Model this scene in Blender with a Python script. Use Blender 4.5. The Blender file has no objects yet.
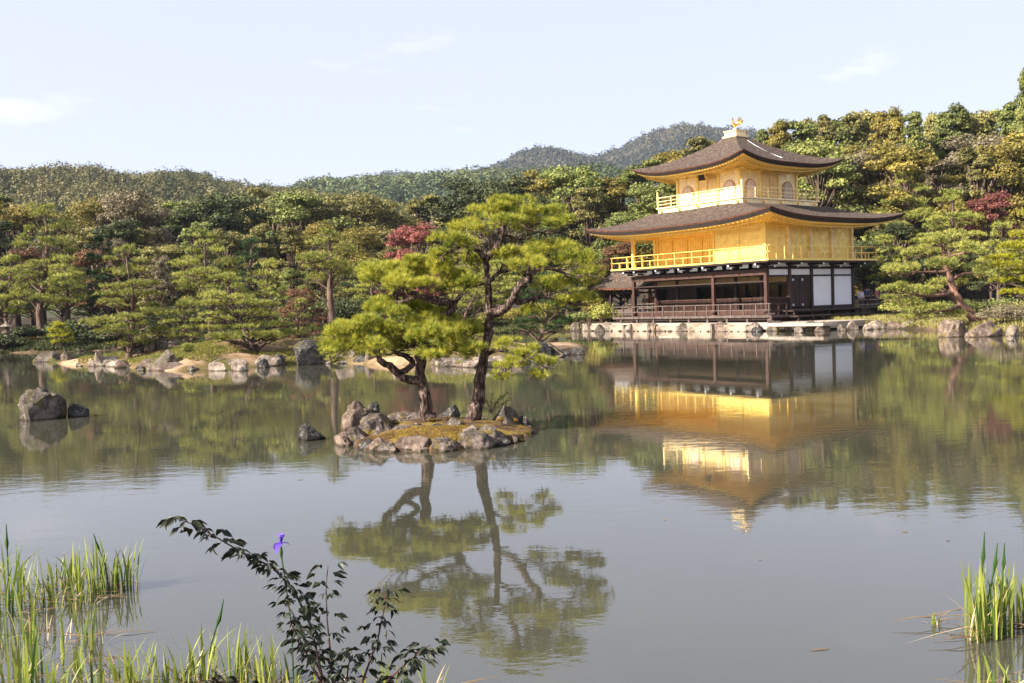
import bpy, math, random
import numpy as np
from mathutils import Vector, Matrix
# ------------------------------------------------------------------ scene, camera, world, sun, exposure
S = bpy.context.scene
COL = S.collection
F_PX, PITCH, ROLL, CAM_Z = 986.1, 0.0361, -0.031, 1.905
_f = Vector((0, math.cos(PITCH), -math.sin(PITCH)))
_r0 = Vector((1, 0, 0)); _u0 = _r0.cross(_f)
RT = _r0*math.cos(ROLL) + _u0*math.sin(ROLL); UP = -_r0*math.sin(ROLL) + _u0*math.cos(ROLL)
cam_d = bpy.data.cameras.new('camera'); cam = bpy.data.objects.new('camera', cam_d); COL.objects.link(cam)
m = Matrix((( RT.x, UP.x, -_f.x, 0), (RT.y, UP.y, -_f.y, 0), (RT.z, UP.z, -_f.z, CAM_Z), (0, 0, 0, 1)))
cam.matrix_world = m
cam_d.sensor_width = 36; cam_d.lens = F_PX/1024*36; cam_d.clip_start = 0.05; cam_d.clip_end = 9000
S.camera = cam

SUN_EL = math.radians(31); SUN_H = Vector((-0.90, -0.436, 0)).normalized()
w = bpy.data.worlds.new('World'); S.world = w; w.use_nodes = True
nt = w.node_tree; nt.nodes.clear()
out = nt.nodes.new('ShaderNodeOutputWorld'); bg = nt.nodes.new('ShaderNodeBackground')
sky = nt.nodes.new('ShaderNodeTexSky'); sky.sky_type = 'NISHITA'; sky.sun_disc = False
sky.sun_elevation = SUN_EL; sky.sun_rotation = math.atan2(SUN_H.x, SUN_H.y)
sky.altitude = 60; sky.air_density = 1.0; sky.dust_density = 2.2; sky.ozone_density = 1.0
tc = nt.nodes.new('ShaderNodeTexCoord'); mp = nt.nodes.new('ShaderNodeMapping'); mp.inputs['Scale'].default_value = (1, 1, 3.6)
nz = nt.nodes.new('ShaderNodeTexNoise'); nz.inputs['Scale'].default_value = 6.2; nz.inputs['Detail'].default_value = 7; nz.inputs['Roughness'].default_value = 0.55
cr = nt.nodes.new('ShaderNodeValToRGB'); cr.color_ramp.elements[0].position = 0.61; cr.color_ramp.elements[1].position = 0.82
cr.color_ramp.elements[0].color = (0, 0, 0, 1); cr.color_ramp.elements[1].color = (0.5, 0.5, 0.5, 1)
hz = nt.nodes.new('ShaderNodeMixRGB'); hz.inputs['Fac'].default_value = 0.66; hz.inputs['Color2'].default_value = (7.6, 7.75, 9.45, 1)   # thin high cloud veil
mx = nt.nodes.new('ShaderNodeMixRGB'); mx.inputs['Color2'].default_value = (10.5, 10.4, 10.3, 1)
nt.links.new(tc.outputs['Generated'], mp.inputs['Vector']); nt.links.new(mp.outputs['Vector'], nz.inputs['Vector'])
nt.links.new(nz.outputs['Fac'], cr.inputs['Fac']); nt.links.new(sky.outputs['Color'], hz.inputs['Color1'])
nt.links.new(cr.outputs['Color'], mx.inputs['Fac']); nt.links.new(hz.outputs['Color'], mx.inputs['Color1'])
nt.links.new(mx.outputs['Color'], bg.inputs['Color']); bg.inputs['Strength'].default_value = 0.0455
nt.links.new(bg.outputs['Background'], out.inputs['Surface'])

sd = bpy.data.lights.new('sun', 'SUN'); sd.energy = 5.0; sd.angle = math.radians(0.55); sd.color = (1.0, 0.93, 0.82)
sun = bpy.data.objects.new('sun', sd); COL.objects.link(sun)
SUND = Vector((SUN_H.x*math.cos(SUN_EL), SUN_H.y*math.cos(SUN_EL), math.sin(SUN_EL)))
sun.rotation_euler = SUND.to_track_quat('Z', 'Y').to_euler()
vs = S.view_settings; vs.view_transform = 'Standard'; vs.look = 'None'; vs.gamma = 1; vs.use_curve_mapping = False; vs.exposure = 1.62
S.cycles.max_bounces = 7; S.cycles.diffuse_bounces = 3; S.cycles.glossy_bounces = 3; S.cycles.transmission_bounces = 3
S.cycles.transparent_max_bounces = 8; S.cycles.volume_bounces = 0; S.cycles.sample_clamp_indirect = 4; S.cycles.caustics_reflective = True; S.cycles.blur_glossy = 1.0

# ------------------------------------------------------------------ helpers
def ray(px, py):
    return _f*F_PX + RT*(px-512) - UP*(py-341.5)
def at(px, py, z=0.0):                       # point on the level z seen at a pixel
    d = ray(px, py); t = (z-CAM_Z)/d.z; return Vector((d.x*t, d.y*t, z))
def atY(px, py, Y):                          # point at ground distance Y
    d = ray(px, py); t = Y/d.y; return Vector((d.x*t, Y, CAM_Z+d.z*t))
def pxm(Y): return Y/F_PX                    # metres per pixel at distance Y
def horizon(px): return 341.5 - F_PX*math.tan(PITCH) - 0.031*(px-512)

def tag(o, label=None, cat=None, group=None, kind=None):
    if label: o['label'] = label
    if cat: o['category'] = cat
    if group: o['group'] = group
    if kind: o['kind'] = kind
    return o
def empty(name, loc, rz=0.0, label=None, cat=None, group=None):
    o = bpy.data.objects.new(name, None); COL.objects.link(o); o.location = loc; o.rotation_euler = (0, 0, rz)
    o.empty_display_size = 0.1
    return tag(o, label, cat, group)
def mesh_from(name, V, Fs, mats, matidx=None, tint=None, smooth=False):
    me = bpy.data.meshes.new(name)
    me.from_pydata([tuple(v) for v in V], [], Fs)
    for m_ in mats: me.materials.append(m_)
    if matidx is not None: me.polygons.foreach_set('material_index', matidx)
    if smooth: me.polygons.foreach_set('use_smooth', [True]*len(me.polygons))
    if tint is not None:
        a = me.attributes.new('tint', 'FLOAT', 'POINT'); a.data.foreach_set('value', tint)
    me.update(); return me
def link(name, me, parent=None, loc=None):
    o = bpy.data.objects.new(name, me); COL.objects.link(o)
    if parent: o.parent = parent
    if loc is not None: o.location = loc
    return o
def mesh_np(name, V, K, mat, tint=None):     # V: (N,3) with every K consecutive verts one face
    n = len(V)//K
    me = bpy.data.meshes.new(name)
    me.vertices.add(len(V)); me.vertices.foreach_set('co', np.ascontiguousarray(V, dtype=np.float32).ravel())
    me.loops.add(len(V)); me.loops.foreach_set('vertex_index', np.arange(len(V), dtype=np.int32))
    me.polygons.add(n); me.polygons.foreach_set('loop_start', np.arange(0, len(V), K, dtype=np.int32))
    me.polygons.foreach_set('loop_total', np.full(n, K, dtype=np.int32))
    if tint is not None:
        a = me.attributes.new('tint', 'FLOAT', 'POINT'); a.data.foreach_set('value', np.ascontiguousarray(tint, dtype=np.float32))
    me.materials.append(mat); me.update(calc_edges=True)
    return me

class MB:
    def __init__(s): s.v = []; s.f = []; s.mi = []
    def box(s, x0, x1, y0, y1, z0, z1, mi=0):
        n = len(s.v)
        s.v += [(x0,y0,z0),(x1,y0,z0),(x1,y1,z0),(x0,y1,z0),(x0,y0,z1),(x1,y0,z1),(x1,y1,z1),(x0,y1,z1)]
        s.f += [(n,n+3,n+2,n+1),(n+4,n+5,n+6,n+7),(n,n+1,n+5,n+4),(n+1,n+2,n+6,n+5),(n+2,n+3,n+7,n+6),(n+3,n,n+4,n+7)]; s.mi += [mi]*6
        return s
    def beam(s, p, q, w_, h_, mi=0):
        p = Vector(p); q = Vector(q); d = (q-p).normalized(); up = Vector((0,0,1)) if abs(d.z) < .95 else Vector((0,1,0))
        a = d.cross(up).normalized()*w_/2; b = a.cross(d).normalized()*h_/2; n = len(s.v)
        for c in (p, q):
            for k in (-a-b, a-b, a+b, -a+b): s.v.append(tuple(c+k))
        s.f += [(n+3,n+2,n+1,n),(n+4,n+5,n+6,n+7),(n,n+1,n+5,n+4),(n+1,n+2,n+6,n+5),(n+2,n+3,n+7,n+6),(n+3,n,n+4,n+7)]; s.mi += [mi]*6
        return s
    def tube(s, pts, rad, k=8, mi=0, jit=0.0, rng=None):
        pts = [Vector(p) for p in pts]; n0 = len(s.v); N = len(pts)
        ref = Vector((0.3, 1, 0.1)).normalized()
        for i, p in enumerate(pts):
            d = (pts[min(i+1,N-1)]-pts[max(i-1,0)]).normalized()
            a = d.cross(ref)
            if a.length < .1: a = d.cross(Vector((1,0,0)))
            a.normalize(); b = d.cross(a)
            r = rad[i] if hasattr(rad, '__len__') else rad
            for j in range(k):
                t = 2*math.pi*j/k; rr = r*(1+(rng.uniform(-jit, jit) if rng else 0))
                s.v.append(tuple(p + a*math.cos(t)*rr + b*math.sin(t)*rr))
        for i in range(N-1):
            for j in range(k):
                a_ = n0+i*k+j; b_ = n0+i*k+(j+1)%k
                s.f.append((a_, b_, b_+k, a_+k)); s.mi.append(mi)
        s.f.append(tuple(n0+j for j in range(k))[::-1]); s.f.append(tuple(n0+(N-1)*k+j for j in range(k))); s.mi += [mi, mi]
        return s
    def lathe(s, c, prof, k=12, mi=0, sq=1.0, phase=0.0):      # prof: (r, z)
        n0 = len(s.v)
        for r, z in prof:
            for j in range(k):
                t = 2*math.pi*j/k+phase; s.v.append((c[0]+math.cos(t)*r, c[1]+math.sin(t)*r*sq, c[2]+z))
        for i in range(len(prof)-1):
            for j in range(k):
                a_ = n0+i*k+j; b_ = n0+i*k+(j+1)%k
                s.f.append((a_, b_, b_+k, a_+k)); s.mi.append(mi)
        s.f.append(tuple(n0+j for j in range(k))[::-1]); s.f.append(tuple(n0+(len(prof)-1)*k+j for j in range(k))); s.mi += [mi, mi]
        return s
    def prism(s, pts, off, mi=0):               # polygon pts extruded by vector off
        n0 = len(s.v); k = len(pts); off = Vector(off)
        s.v += [tuple(p) for p in pts] + [tuple(Vector(p)+off) for p in pts]
        s.f += [tuple(range(n0, n0+k))[::-1], tuple(range(n0+k, n0+2*k))] + [(n0+i, n0+(i+1)%k, n0+k+(i+1)%k, n0+k+i) for i in range(k)]
        s.mi += [mi]*(k+2); return s
    def build(s, name, mats, parent=None, smooth=False, loc=None):
        if not isinstance(mats, (list, tuple)): mats = [mats]
        return link(name, mesh_from(name, s.v, s.f, mats, s.mi, smooth=smooth), parent, loc)

class Waves:                                   # cheap smooth 3-D noise, about -1..1
    def __init__(s, seed, freq=1.0, octaves=4):
        r = np.random.RandomState(seed); s.k = []
        for o in range(octaves):
            for _ in range(5):
                d = r.normal(size=3); d /= np.linalg.norm(d)
                s.k.append((d*freq*2**o*r.uniform(.7, 1.4), r.uniform(0, 6.28), .5**o))
    def __call__(s, P):
        P = np.asarray(P, float); v = np.zeros(P.shape[:-1])
        for d, ph, a in s.k: v += a*np.sin(P@d+ph)
        return v/3.2

# ------------------------------------------------------------------ materials
def nodes(name):
    m_ = bpy.data.materials.new(name); m_.use_nodes = True; t = m_.node_tree; b = t.nodes['Principled BSDF']; return m_, t, b
def N(t, kind, **kw):
    n = t.nodes.new(kind)
    for k, v in kw.items():
        if k in n.inputs.keys(): n.inputs[k].default_value = v
        else: setattr(n, k, v)
    return n
def ramp(t, stops):
    r = t.nodes.new('ShaderNodeValToRGB'); e = r.color_ramp.elements
    while len(e) < len(stops): e.new(0.5)
    for i, (p, c) in enumerate(stops): e[i].position = p; e[i].color = (*c, 1)
    return r
def mat_noise(name, stops, scale=4, detail=6, rough=0.8, metallic=0.0, bump=0.0, bscale=None, bdist=0.02, stretch=(1,1,1), coord='Object', spec=0.3, distortion=0.0):
    m_, t, b = nodes(name)
    tc = N(t, 'ShaderNodeTexCoord'); mp = N(t, 'ShaderNodeMapping'); mp.inputs['Scale'].default_value = stretch
    t.links.new(tc.outputs[coord], mp.inputs['Vector'])
    n = N(t, 'ShaderNodeTexNoise', Scale=scale, Detail=detail, Distortion=distortion, Roughness=0.6); t.links.new(mp.outputs['Vector'], n.inputs['Vector'])
    r = ramp(t, stops); t.links.new(n.outputs['Fac'], r.inputs['Fac']); t.links.new(r.outputs['Color'], b.inputs['Base Color'])
    b.inputs['Roughness'].default_value = rough; b.inputs['Metallic'].default_value = metallic; b.inputs['Specular IOR Level'].default_value = spec
    if bump:
        n2 = N(t, 'ShaderNodeTexNoise', Scale=bscale or scale*3, Detail=8, Roughness=0.65); t.links.new(mp.outputs['Vector'], n2.inputs['Vector'])
        bp = N(t, 'ShaderNodeBump', Strength=bump, Distance=bdist); t.links.new(n2.outputs['Fac'], bp.inputs['Height']); t.links.new(bp.outputs['Normal'], b.inputs['Normal'])
    return m_
def mat_leaf(name, a, b_, transl=0.3, rough=0.6, spec=0.25, objvar=0.25):
    m_, t, b = nodes(name)
    at_ = N(t, 'ShaderNodeAttribute', attribute_name='tint'); r = ramp(t, [(0.0, a), (1.0, b_)]); t.links.new(at_.outputs['Fac'], r.inputs['Fac'])
    oi = N(t, 'ShaderNodeObjectInfo'); mr = N(t, 'ShaderNodeMapRange'); mr.inputs['To Min'].default_value = 1-objvar; mr.inputs['To Max'].default_value = 1+objvar
    t.links.new(oi.outputs['Random'], mr.inputs['Value'])
    hs = N(t, 'ShaderNodeHueSaturation'); t.links.new(mr.outputs['Result'], hs.inputs['Value']); t.links.new(r.outputs['Color'], hs.inputs['Color'])
    t.links.new(hs.outputs['Color'], b.inputs['Base Color']); b.inputs['Roughness'].default_value = rough; b.inputs['Specular IOR Level'].default_value = spec
    tr = N(t, 'ShaderNodeBsdfTranslucent'); t.links.new(hs.outputs['Color'], tr.inputs['Color'])
    mx = N(t, 'ShaderNodeMixShader'); mx.inputs['Fac'].default_value = transl
    t.links.new(b.outputs['BSDF'], mx.inputs[1]); t.links.new(tr.outputs['BSDF'], mx.inputs[2]); t.links.new(mx.outputs['Shader'], t.nodes['Material Output'].inputs['Surface'])
    return m_

M = {}
def leafed(m_):                                # square sheets of leaf: each sheet a touch lighter, darker, duller or glossier
    t = m_.node_tree; b = t.nodes['Principled BSDF']; src = b.inputs['Base Color'].links[0].from_socket
    tc = N(t, 'ShaderNodeTexCoord'); vo = N(t, 'ShaderNodeTexVoronoi', distance='CHEBYCHEV', Scale=4.6, Randomness=0.0); t.links.new(tc.outputs['Object'], vo.inputs['Vector'])
    sp = N(t, 'ShaderNodeSeparateColor'); t.links.new(vo.outputs['Color'], sp.inputs['Color'])
    mr = N(t, 'ShaderNodeMapRange'); mr.inputs['To Min'].default_value = 0.90; mr.inputs['To Max'].default_value = 1.06; t.links.new(sp.outputs[0], mr.inputs['Value'])
    ed = ramp(t, [(0.44, (1, 1, 1)), (0.5, (0.82, 0.80, 0.76))]); t.links.new(vo.outputs['Distance'], ed.inputs['Fac'])
    hs = N(t, 'ShaderNodeHueSaturation'); t.links.new(mr.outputs['Result'], hs.inputs['Value']); t.links.new(src, hs.inputs['Color'])
    mm = N(t, 'ShaderNodeMixRGB', blend_type='MULTIPLY', Fac=1.0); t.links.new(hs.outputs['Color'], mm.inputs['Color1']); t.links.new(ed.outputs['Color'], mm.inputs['Color2']); t.links.new(mm.outputs['Color'], b.inputs['Base Color'])
    rg = N(t, 'ShaderNodeMapRange'); rg.inputs['To Min'].default_value = 0.28; rg.inputs['To Max'].default_value = 0.52; t.links.new(sp.outputs[1], rg.inputs['Value']); t.links.new(rg.outputs['Result'], b.inputs['Roughness'])
    return m_
M['gold'] = leafed(mat_noise('gold_leaf', [(0.3, (0.83, 0.58, 0.13)), (0.7, (0.93, 0.69, 0.20))], 2.5, 5, 0.42, 0.35, 0.25, 12, 0.01, spec=0.5))
M['gold_pale'] = leafed(mat_noise('gold_leaf_pale', [(0.3, (0.88, 0.67, 0.32)), (0.7, (0.94, 0.76, 0.42))], 2.5, 5, 0.42, 0.25, 0.25, 12, 0.01, spec=0.5))
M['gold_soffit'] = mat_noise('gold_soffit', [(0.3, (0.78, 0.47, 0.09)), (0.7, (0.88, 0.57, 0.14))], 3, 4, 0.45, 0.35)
M['gold_bright'] = mat_noise('gold_ornament', [(0.3, (0.85, 0.50, 0.12)), (0.7, (0.95, 0.65, 0.25))], 6, 4, 0.3, 0.8)
M['shingle'] = mat_noise('cypress_shingle', [(0.25, (0.022, 0.015, 0.012)), (0.5, (0.080, 0.057, 0.045)), (0.8, (0.20, 0.155, 0.125))], 5.5, 12, 0.92, 0, 0.9, 14, 0.08, spec=0.1)
M['shingle_edge'] = mat_noise('shingle_edge', [(0.35, (0.03, 0.016, 0.012)), (0.7, (0.16, 0.062, 0.035))], 2.5, 8, 0.9, 0, 0.6, 20, 0.03, stretch=(1,1,6), spec=0.1)
M['edge_dark'] = mat_noise('eave_underlayer', [(0.3, (0.02, 0.016, 0.014)), (0.7, (0.05, 0.035, 0.028))], 5, 4, 0.85)
M['wood_dark'] = mat_noise('dark_timber', [(0.3, (0.014, 0.008, 0.006)), (0.7, (0.040, 0.021, 0.016))], 4, 6, 0.6, 0, 0.4, 12, 0.01, stretch=(1,1,.3))
M['wood_red'] = mat_noise('sunlit_brown_timber', [(0.3, (0.028, 0.012, 0.008)), (0.7, (0.072, 0.030, 0.019))], 4, 6, 0.6, 0, 0.4, 12, 0.01, stretch=(1,1,.3))  # brown timber with sunlight put into its colour: lighter and redder
M['wood_grey'] = mat_noise('weathered_timber', [(0.3, (0.045, 0.031, 0.026)), (0.7, (0.125, 0.09, 0.075))], 5, 6, 0.75, 0, 0.4, 14, 0.01)
M['plaster'] = mat_noise('white_plaster', [(0.3, (0.72, 0.72, 0.75)), (0.7, (0.80, 0.80, 0.82))], 1.5, 5, 0.85)
M['paper'] = mat_noise('window_paper', [(0.3, (0.50, 0.42, 0.42)), (0.7, (0.62, 0.52, 0.50))], 3, 3, 0.7)
M['frame_brown'] = mat_noise('window_frame', [(0.3, (0.42, 0.22, 0.08)), (0.7, (0.55, 0.32, 0.14))], 4, 3, 0.5, 0.2)
M['door_gold'] = mat_noise('gold_door', [(0.3, (0.80, 0.58, 0.30)), (0.7, (0.90, 0.70, 0.42))], 4, 3, 0.45, 0.2)
M['interior'] = mat_noise('interior_wall', [(0.35, (0.16, 0.10, 0.035)), (0.7, (0.34, 0.22, 0.08))], 0.9, 5, 0.8)
M['metal_pale'] = mat_noise('pale_metal', [(0.3, (0.45, 0.46, 0.48)), (0.7, (0.6, 0.61, 0.63))], 8, 3, 0.45, 0.6)
M['stone_cream'] = mat_noise('cream_stone', [(0.3, (0.10, 0.07, 0.05)), (0.5, (0.26, 0.20, 0.15)), (0.75, (0.36, 0.29, 0.22))], 1.8, 8, 0.9, 0, 0.7, 7, 0.05)
M['gravel'] = mat_noise('pale_gravel', [(0.3, (0.26, 0.21, 0.17)), (0.7, (0.44, 0.38, 0.31))], 6, 8, 0.95, 0, 0.5, 40, 0.02)
def rockmat(name, c0, c1, c2, moss=(0.16, 0.14, 0.03), mossamt=0.2, sc=3.0):
    m_, t, b = nodes(name)
    tc = N(t, 'ShaderNodeTexCoord')
    n = N(t, 'ShaderNodeTexNoise', Scale=sc, Detail=9, Roughness=0.7); t.links.new(tc.outputs['Object'], n.inputs['Vector'])
    r = ramp(t, [(0.36, c0), (0.5, c1), (0.64, c2)]); t.links.new(n.outputs['Fac'], r.inputs['Fac'])
    v = N(t, 'ShaderNodeTexNoise', Scale=sc*5, Detail=5, Roughness=0.7); t.links.new(tc.outputs['Object'], v.inputs['Vector'])
    sp = ramp(t, [(0.56, (0,0,0)), (0.66, (0.7,0.7,0.7))]); t.links.new(v.outputs['Fac'], sp.inputs['Fac'])   # lichen specks
    m1 = N(t, 'ShaderNodeMixRGB', Color2=(0.50, 0.43, 0.35, 1)); t.links.new(sp.outputs['Color'], m1.inputs['Fac']); t.links.new(r.outputs['Color'], m1.inputs['Color1'])
    n3 = N(t, 'ShaderNodeTexNoise', Scale=sc*0.8, Detail=4); 
    mp = N(t, 'ShaderNodeMapping'); mp.inputs['Location'].default_value = (5, 3, 1); t.links.new(tc.outputs['Object'], mp.inputs['Vector']); t.links.new(mp.outputs['Vector'], n3.inputs['Vector'])
    ms = ramp(t, [(0.62-mossamt*0.5, (0,0,0)), (0.72-mossamt*0.5, (1,1,1))]); t.links.new(n3.outputs['Fac'], ms.inputs['Fac'])
    m2 = N(t, 'ShaderNodeMixRGB', Color2=(*moss, 1)); t.links.new(ms.outputs['Color'], m2.inputs['Fac']); t.links.new(m1.outputs['Color'], m2.inputs['Color1'])
    ge = N(t, 'ShaderNodeNewGeometry'); sx_ = N(t, 'ShaderNodeSeparateXYZ'); t.links.new(ge.outputs['Position'], sx_.inputs[0])   # damp, darker stone just above the pond level
    wz = N(t, 'ShaderNodeMath', operation='MULTIPLY_ADD'); wz.inputs[1].default_value = 0.10; t.links.new(n.outputs['Fac'], wz.inputs[0]); t.links.new(sx_.outputs['Z'], wz.inputs[2])
    wr = ramp(t, [(0.07, (0.32, 0.30, 0.26)), (0.10, (0.74, 0.74, 0.74))]); t.links.new(wz.outputs['Value'], wr.inputs['Fac'])
    wm = N(t, 'ShaderNodeMixRGB', blend_type='MULTIPLY', Fac=1.0); t.links.new(m2.outputs['Color'], wm.inputs['Color1']); t.links.new(wr.outputs['Color'], wm.inputs['Color2'])
    t.links.new(wm.outputs['Color'], b.inputs['Base Color']); b.inputs['Roughness'].default_value = 0.9; b.inputs['Specular IOR Level'].default_value = 0.2
    n2 = N(t, 'ShaderNodeTexNoise', Scale=sc*4, Detail=10, Roughness=0.75); t.links.new(tc.outputs['Object'], n2.inputs['Vector'])
    bp = N(t, 'ShaderNodeBump', Strength=0.9, Distance=0.05); t.links.new(n2.outputs['Fac'], bp.inputs['Height']); t.links.new(bp.outputs['Normal'], b.inputs['Normal'])
    return m_
M['rock_grey'] = rockmat('grey_rock', (0.038, 0.030, 0.024), (0.12, 0.095, 0.075), (0.29, 0.24, 0.195))
M['rock_pale'] = rockmat('pale_rock', (0.10, 0.073, 0.056), (0.27, 0.21, 0.165), (0.46, 0.385, 0.315), mossamt=0.08)
M['rock_dark'] = rockmat('dark_rock', (0.02, 0.02, 0.02), (0.055, 0.05, 0.047), (0.12, 0.11, 0.10), mossamt=0.05)
M['rock_pink'] = rockmat('pinkish_rock', (0.065, 0.043, 0.033), (0.18, 0.125, 0.095), (0.34, 0.255, 0.195), moss=(0.22, 0.17, 0.03), mossamt=0.12)
M['rock_fine'] = rockmat('weathered_island_rock', (0.035, 0.028, 0.024), (0.13, 0.10, 0.082), (0.32, 0.25, 0.20), moss=(0.20, 0.14, 0.025), mossamt=0.10, sc=6.5)
M['bark'] = mat_noise('pine_bark', [(0.38, (0.022, 0.014, 0.011)), (0.5, (0.085, 0.055, 0.045)), (0.62, (0.25, 0.18, 0.15))], 24, 9, 0.95, 0, 1.0, 34, 0.07, stretch=(1,1,.4), spec=0.1)
M['bark_far'] = mat_noise('trunk_bark', [(0.3, (0.05, 0.033, 0.026)), (0.7, (0.17, 0.115, 0.09))], 5, 5, 0.95, 0, 0.8, 12, 0.05, stretch=(1,1,.3), spec=0.1)
M['bark_red'] = mat_noise('red_pine_bark', [(0.3, (0.10, 0.05, 0.035)), (0.7, (0.26, 0.15, 0.11))], 5, 5, 0.95, 0, 0.8, 12, 0.05, stretch=(1,1,.3), spec=0.1)
M['needle_bright'] = mat_leaf('pine_needles_bright', (0.10, 0.15, 0.018), (0.58, 0.53, 0.075), 0.32, objvar=0.03)
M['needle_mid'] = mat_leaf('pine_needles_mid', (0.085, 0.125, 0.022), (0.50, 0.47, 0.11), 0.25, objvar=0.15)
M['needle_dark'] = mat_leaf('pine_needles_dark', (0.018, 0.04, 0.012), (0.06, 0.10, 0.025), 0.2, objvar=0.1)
M['needle_yellow'] =  mat_leaf('pine_needles_yellow', (0.16, 0.18, 0.012), (0.46, 0.42, 0.03), 0.35, objvar=0.05)
M['leaf_olive'] = mat_leaf('olive_leaves', (0.095, 0.092, 0.026), (0.38, 0.33, 0.105), 0.25)
M['leaf_green'] = mat_leaf('green_leaves', (0.065, 0.085, 0.022), (0.29, 0.31, 0.08), 0.25)
M['leaf_dark'] = mat_leaf('dark_leaves', (0.022, 0.034, 0.012), (0.12, 0.13, 0.042), 0.2)
M['leaf_gold'] = mat_leaf('yellow_green_leaves', (0.10, 0.092, 0.02), (0.35, 0.27, 0.06), 0.3)
M['leaf_brown'] = mat_leaf('brown_leaves', (0.09, 0.076, 0.042), (0.31, 0.25, 0.15), 0.25)
M['leaf_red'] = mat_leaf('red_maple_leaves', (0.13, 0.040, 0.032), (0.38, 0.14, 0.11), 0.35)
M['leaf_rust'] = mat_leaf('rusty_leaves', (0.10, 0.05, 0.025), (0.27, 0.14, 0.07), 0.3)
M['leaf_conifer'] = mat_leaf('conifer_leaves', (0.060, 0.080, 0.020), (0.28, 0.28, 0.07), 0.2)
M['leaf_hill'] = mat_leaf('hill_forest', (0.060, 0.068, 0.022), (0.28, 0.23, 0.085), 0.15, objvar=0.02)
M['leaf_hill_green'] = mat_leaf('green_hill_forest', (0.035, 0.055, 0.02), (0.16, 0.18, 0.06), 0.15, objvar=0.02)
M['leaf_mount'] = mat_leaf('mountain_forest', (0.024, 0.034, 0.018), (0.10, 0.078, 0.042), 0.1, objvar=0.02)
M['blade'] = mat_leaf('iris_blades', (0.04, 0.10, 0.014), (0.38, 0.40, 0.07), 0.4, 0.4, 0.4, 0.06)
M['blade_dry'] = mat_leaf('dry_blades', (0.22, 0.14, 0.07), (0.50, 0.40, 0.24), 0.25, 0.6)
M['bush_leaf'] = mat_leaf('dark_bush_leaves', (0.008, 0.018, 0.008), (0.050, 0.050, 0.028), 0.06, 0.5, 0.3, 0.05)
M['bush_stem'] = mat_noise('bush_stem', [(0.3, (0.03, 0.014, 0.015)), (0.7, (0.08, 0.035, 0.035))], 20, 3, 0.6)
M['petal'] = mat_leaf('iris_petals', (0.10, 0.04, 0.36), (0.20, 0.11, 0.58), 0.35, 0.5, 0.2, 0.02)
M['moss'] = mat_leaf('moss_tufts', (0.09, 0.045, 0.015), (0.36, 0.24, 0.03), 0.2, objvar=0.05)
M['grass'] = mat_leaf('bank_grass', (0.10, 0.12, 0.02), (0.32, 0.27, 0.06), 0.25, objvar=0.05)

# water
m_, t, b = nodes('pond_water'); M['water'] = m_
tc = N(t, 'ShaderNodeTexCoord')
mpa = N(t, 'ShaderNodeMapping'); mpa.inputs['Scale'].default_value = (1.0, 1.9, 1)
t.links.new(tc.outputs['Object'], mpa.inputs['Vector'])
n1 = N(t, 'ShaderNodeTexNoise', Scale=2.6, Detail=4, Roughness=0.55); t.links.new(mpa.outputs['Vector'], n1.inputs['Vector'])
n2 = N(t, 'ShaderNodeTexNoise', Scale=0.32, Detail=2); t.links.new(tc.outputs['Object'], n2.inputs['Vector'])
mm = N(t, 'ShaderNodeMath', operation='MULTIPLY'); rr = ramp(t, [(0.38, (0.15,0.15,0.15)), (0.62, (1,1,1))]); t.links.new(n2.outputs['Fac'], rr.inputs['Fac'])
t.links.new(n1.outputs['Fac'], mm.inputs[0]); t.links.new(rr.outputs['Color'], mm.inputs[1])
bp = N(t, 'ShaderNodeBump', Strength=1.0, Distance=0.0021); t.links.new(mm.outputs['Value'], bp.inputs['Height']); t.links.new(bp.outputs['Normal'], b.inputs['Normal'])
n3 = N(t, 'ShaderNodeTexNoise', Scale=0.12, Detail=3); t.links.new(tc.outputs['Object'], n3.inputs['Vector'])
r3 = ramp(t, [(0.35, (0.043, 0.042, 0.028)), (0.65, (0.054, 0.052, 0.038))]); t.links.new(n3.outputs['Fac'], r3.inputs['Fac']); t.links.new(r3.outputs['Color'], b.inputs['Base Color'])
b.inputs['Roughness'].default_value = 0.02; b.inputs['IOR'].default_value = 1.78; b.inputs['Specular IOR Level'].default_value = 0.55

# ground: sand, moss and leaf litter in patches
m_, t, b = nodes('garden_ground'); M['ground'] = m_
tc = N(t, 'ShaderNodeTexCoord')
n1 = N(t, 'ShaderNodeTexNoise', Scale=0.35, Detail=8, Roughness=0.65); t.links.new(tc.outputs['Object'], n1.inputs['Vector'])
at_ = N(t, 'ShaderNodeAttribute', attribute_name='tint')        # 0 litter, 1 sandy island, 2 moss
rs = ramp(t, [(0.42, (0.070, 0.065, 0.020)), (0.51, (0.14, 0.095, 0.045)), (0.58, (0.31, 0.205, 0.125)), (0.72, (0.40, 0.27, 0.175))]); t.links.new(n1.outputs['Fac'], rs.inputs['Fac'])
rl = ramp(t, [(0.35, (0.018, 0.014, 0.008)), (0.55, (0.045, 0.032, 0.018)), (0.75, (0.09, 0.062, 0.035))]); t.links.new(n1.outputs['Fac'], rl.inputs['Fac'])
n4 = N(t, 'ShaderNodeTexNoise', Scale=3.0, Detail=8, Roughness=0.7); t.links.new(tc.outputs['Object'], n4.inputs['Vector'])
rm = ramp(t, [(0.36, (0.035, 0.022, 0.014)), (0.48, (0.09, 0.052, 0.028)), (0.60, (0.20, 0.135, 0.03)), (0.74, (0.11, 0.10, 0.022))]); t.links.new(n4.outputs['Fac'], rm.inputs['Fac'])
c1 = N(t, 'ShaderNodeClamp'); t.links.new(at_.outputs['Fac'], c1.inputs['Value'])
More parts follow.
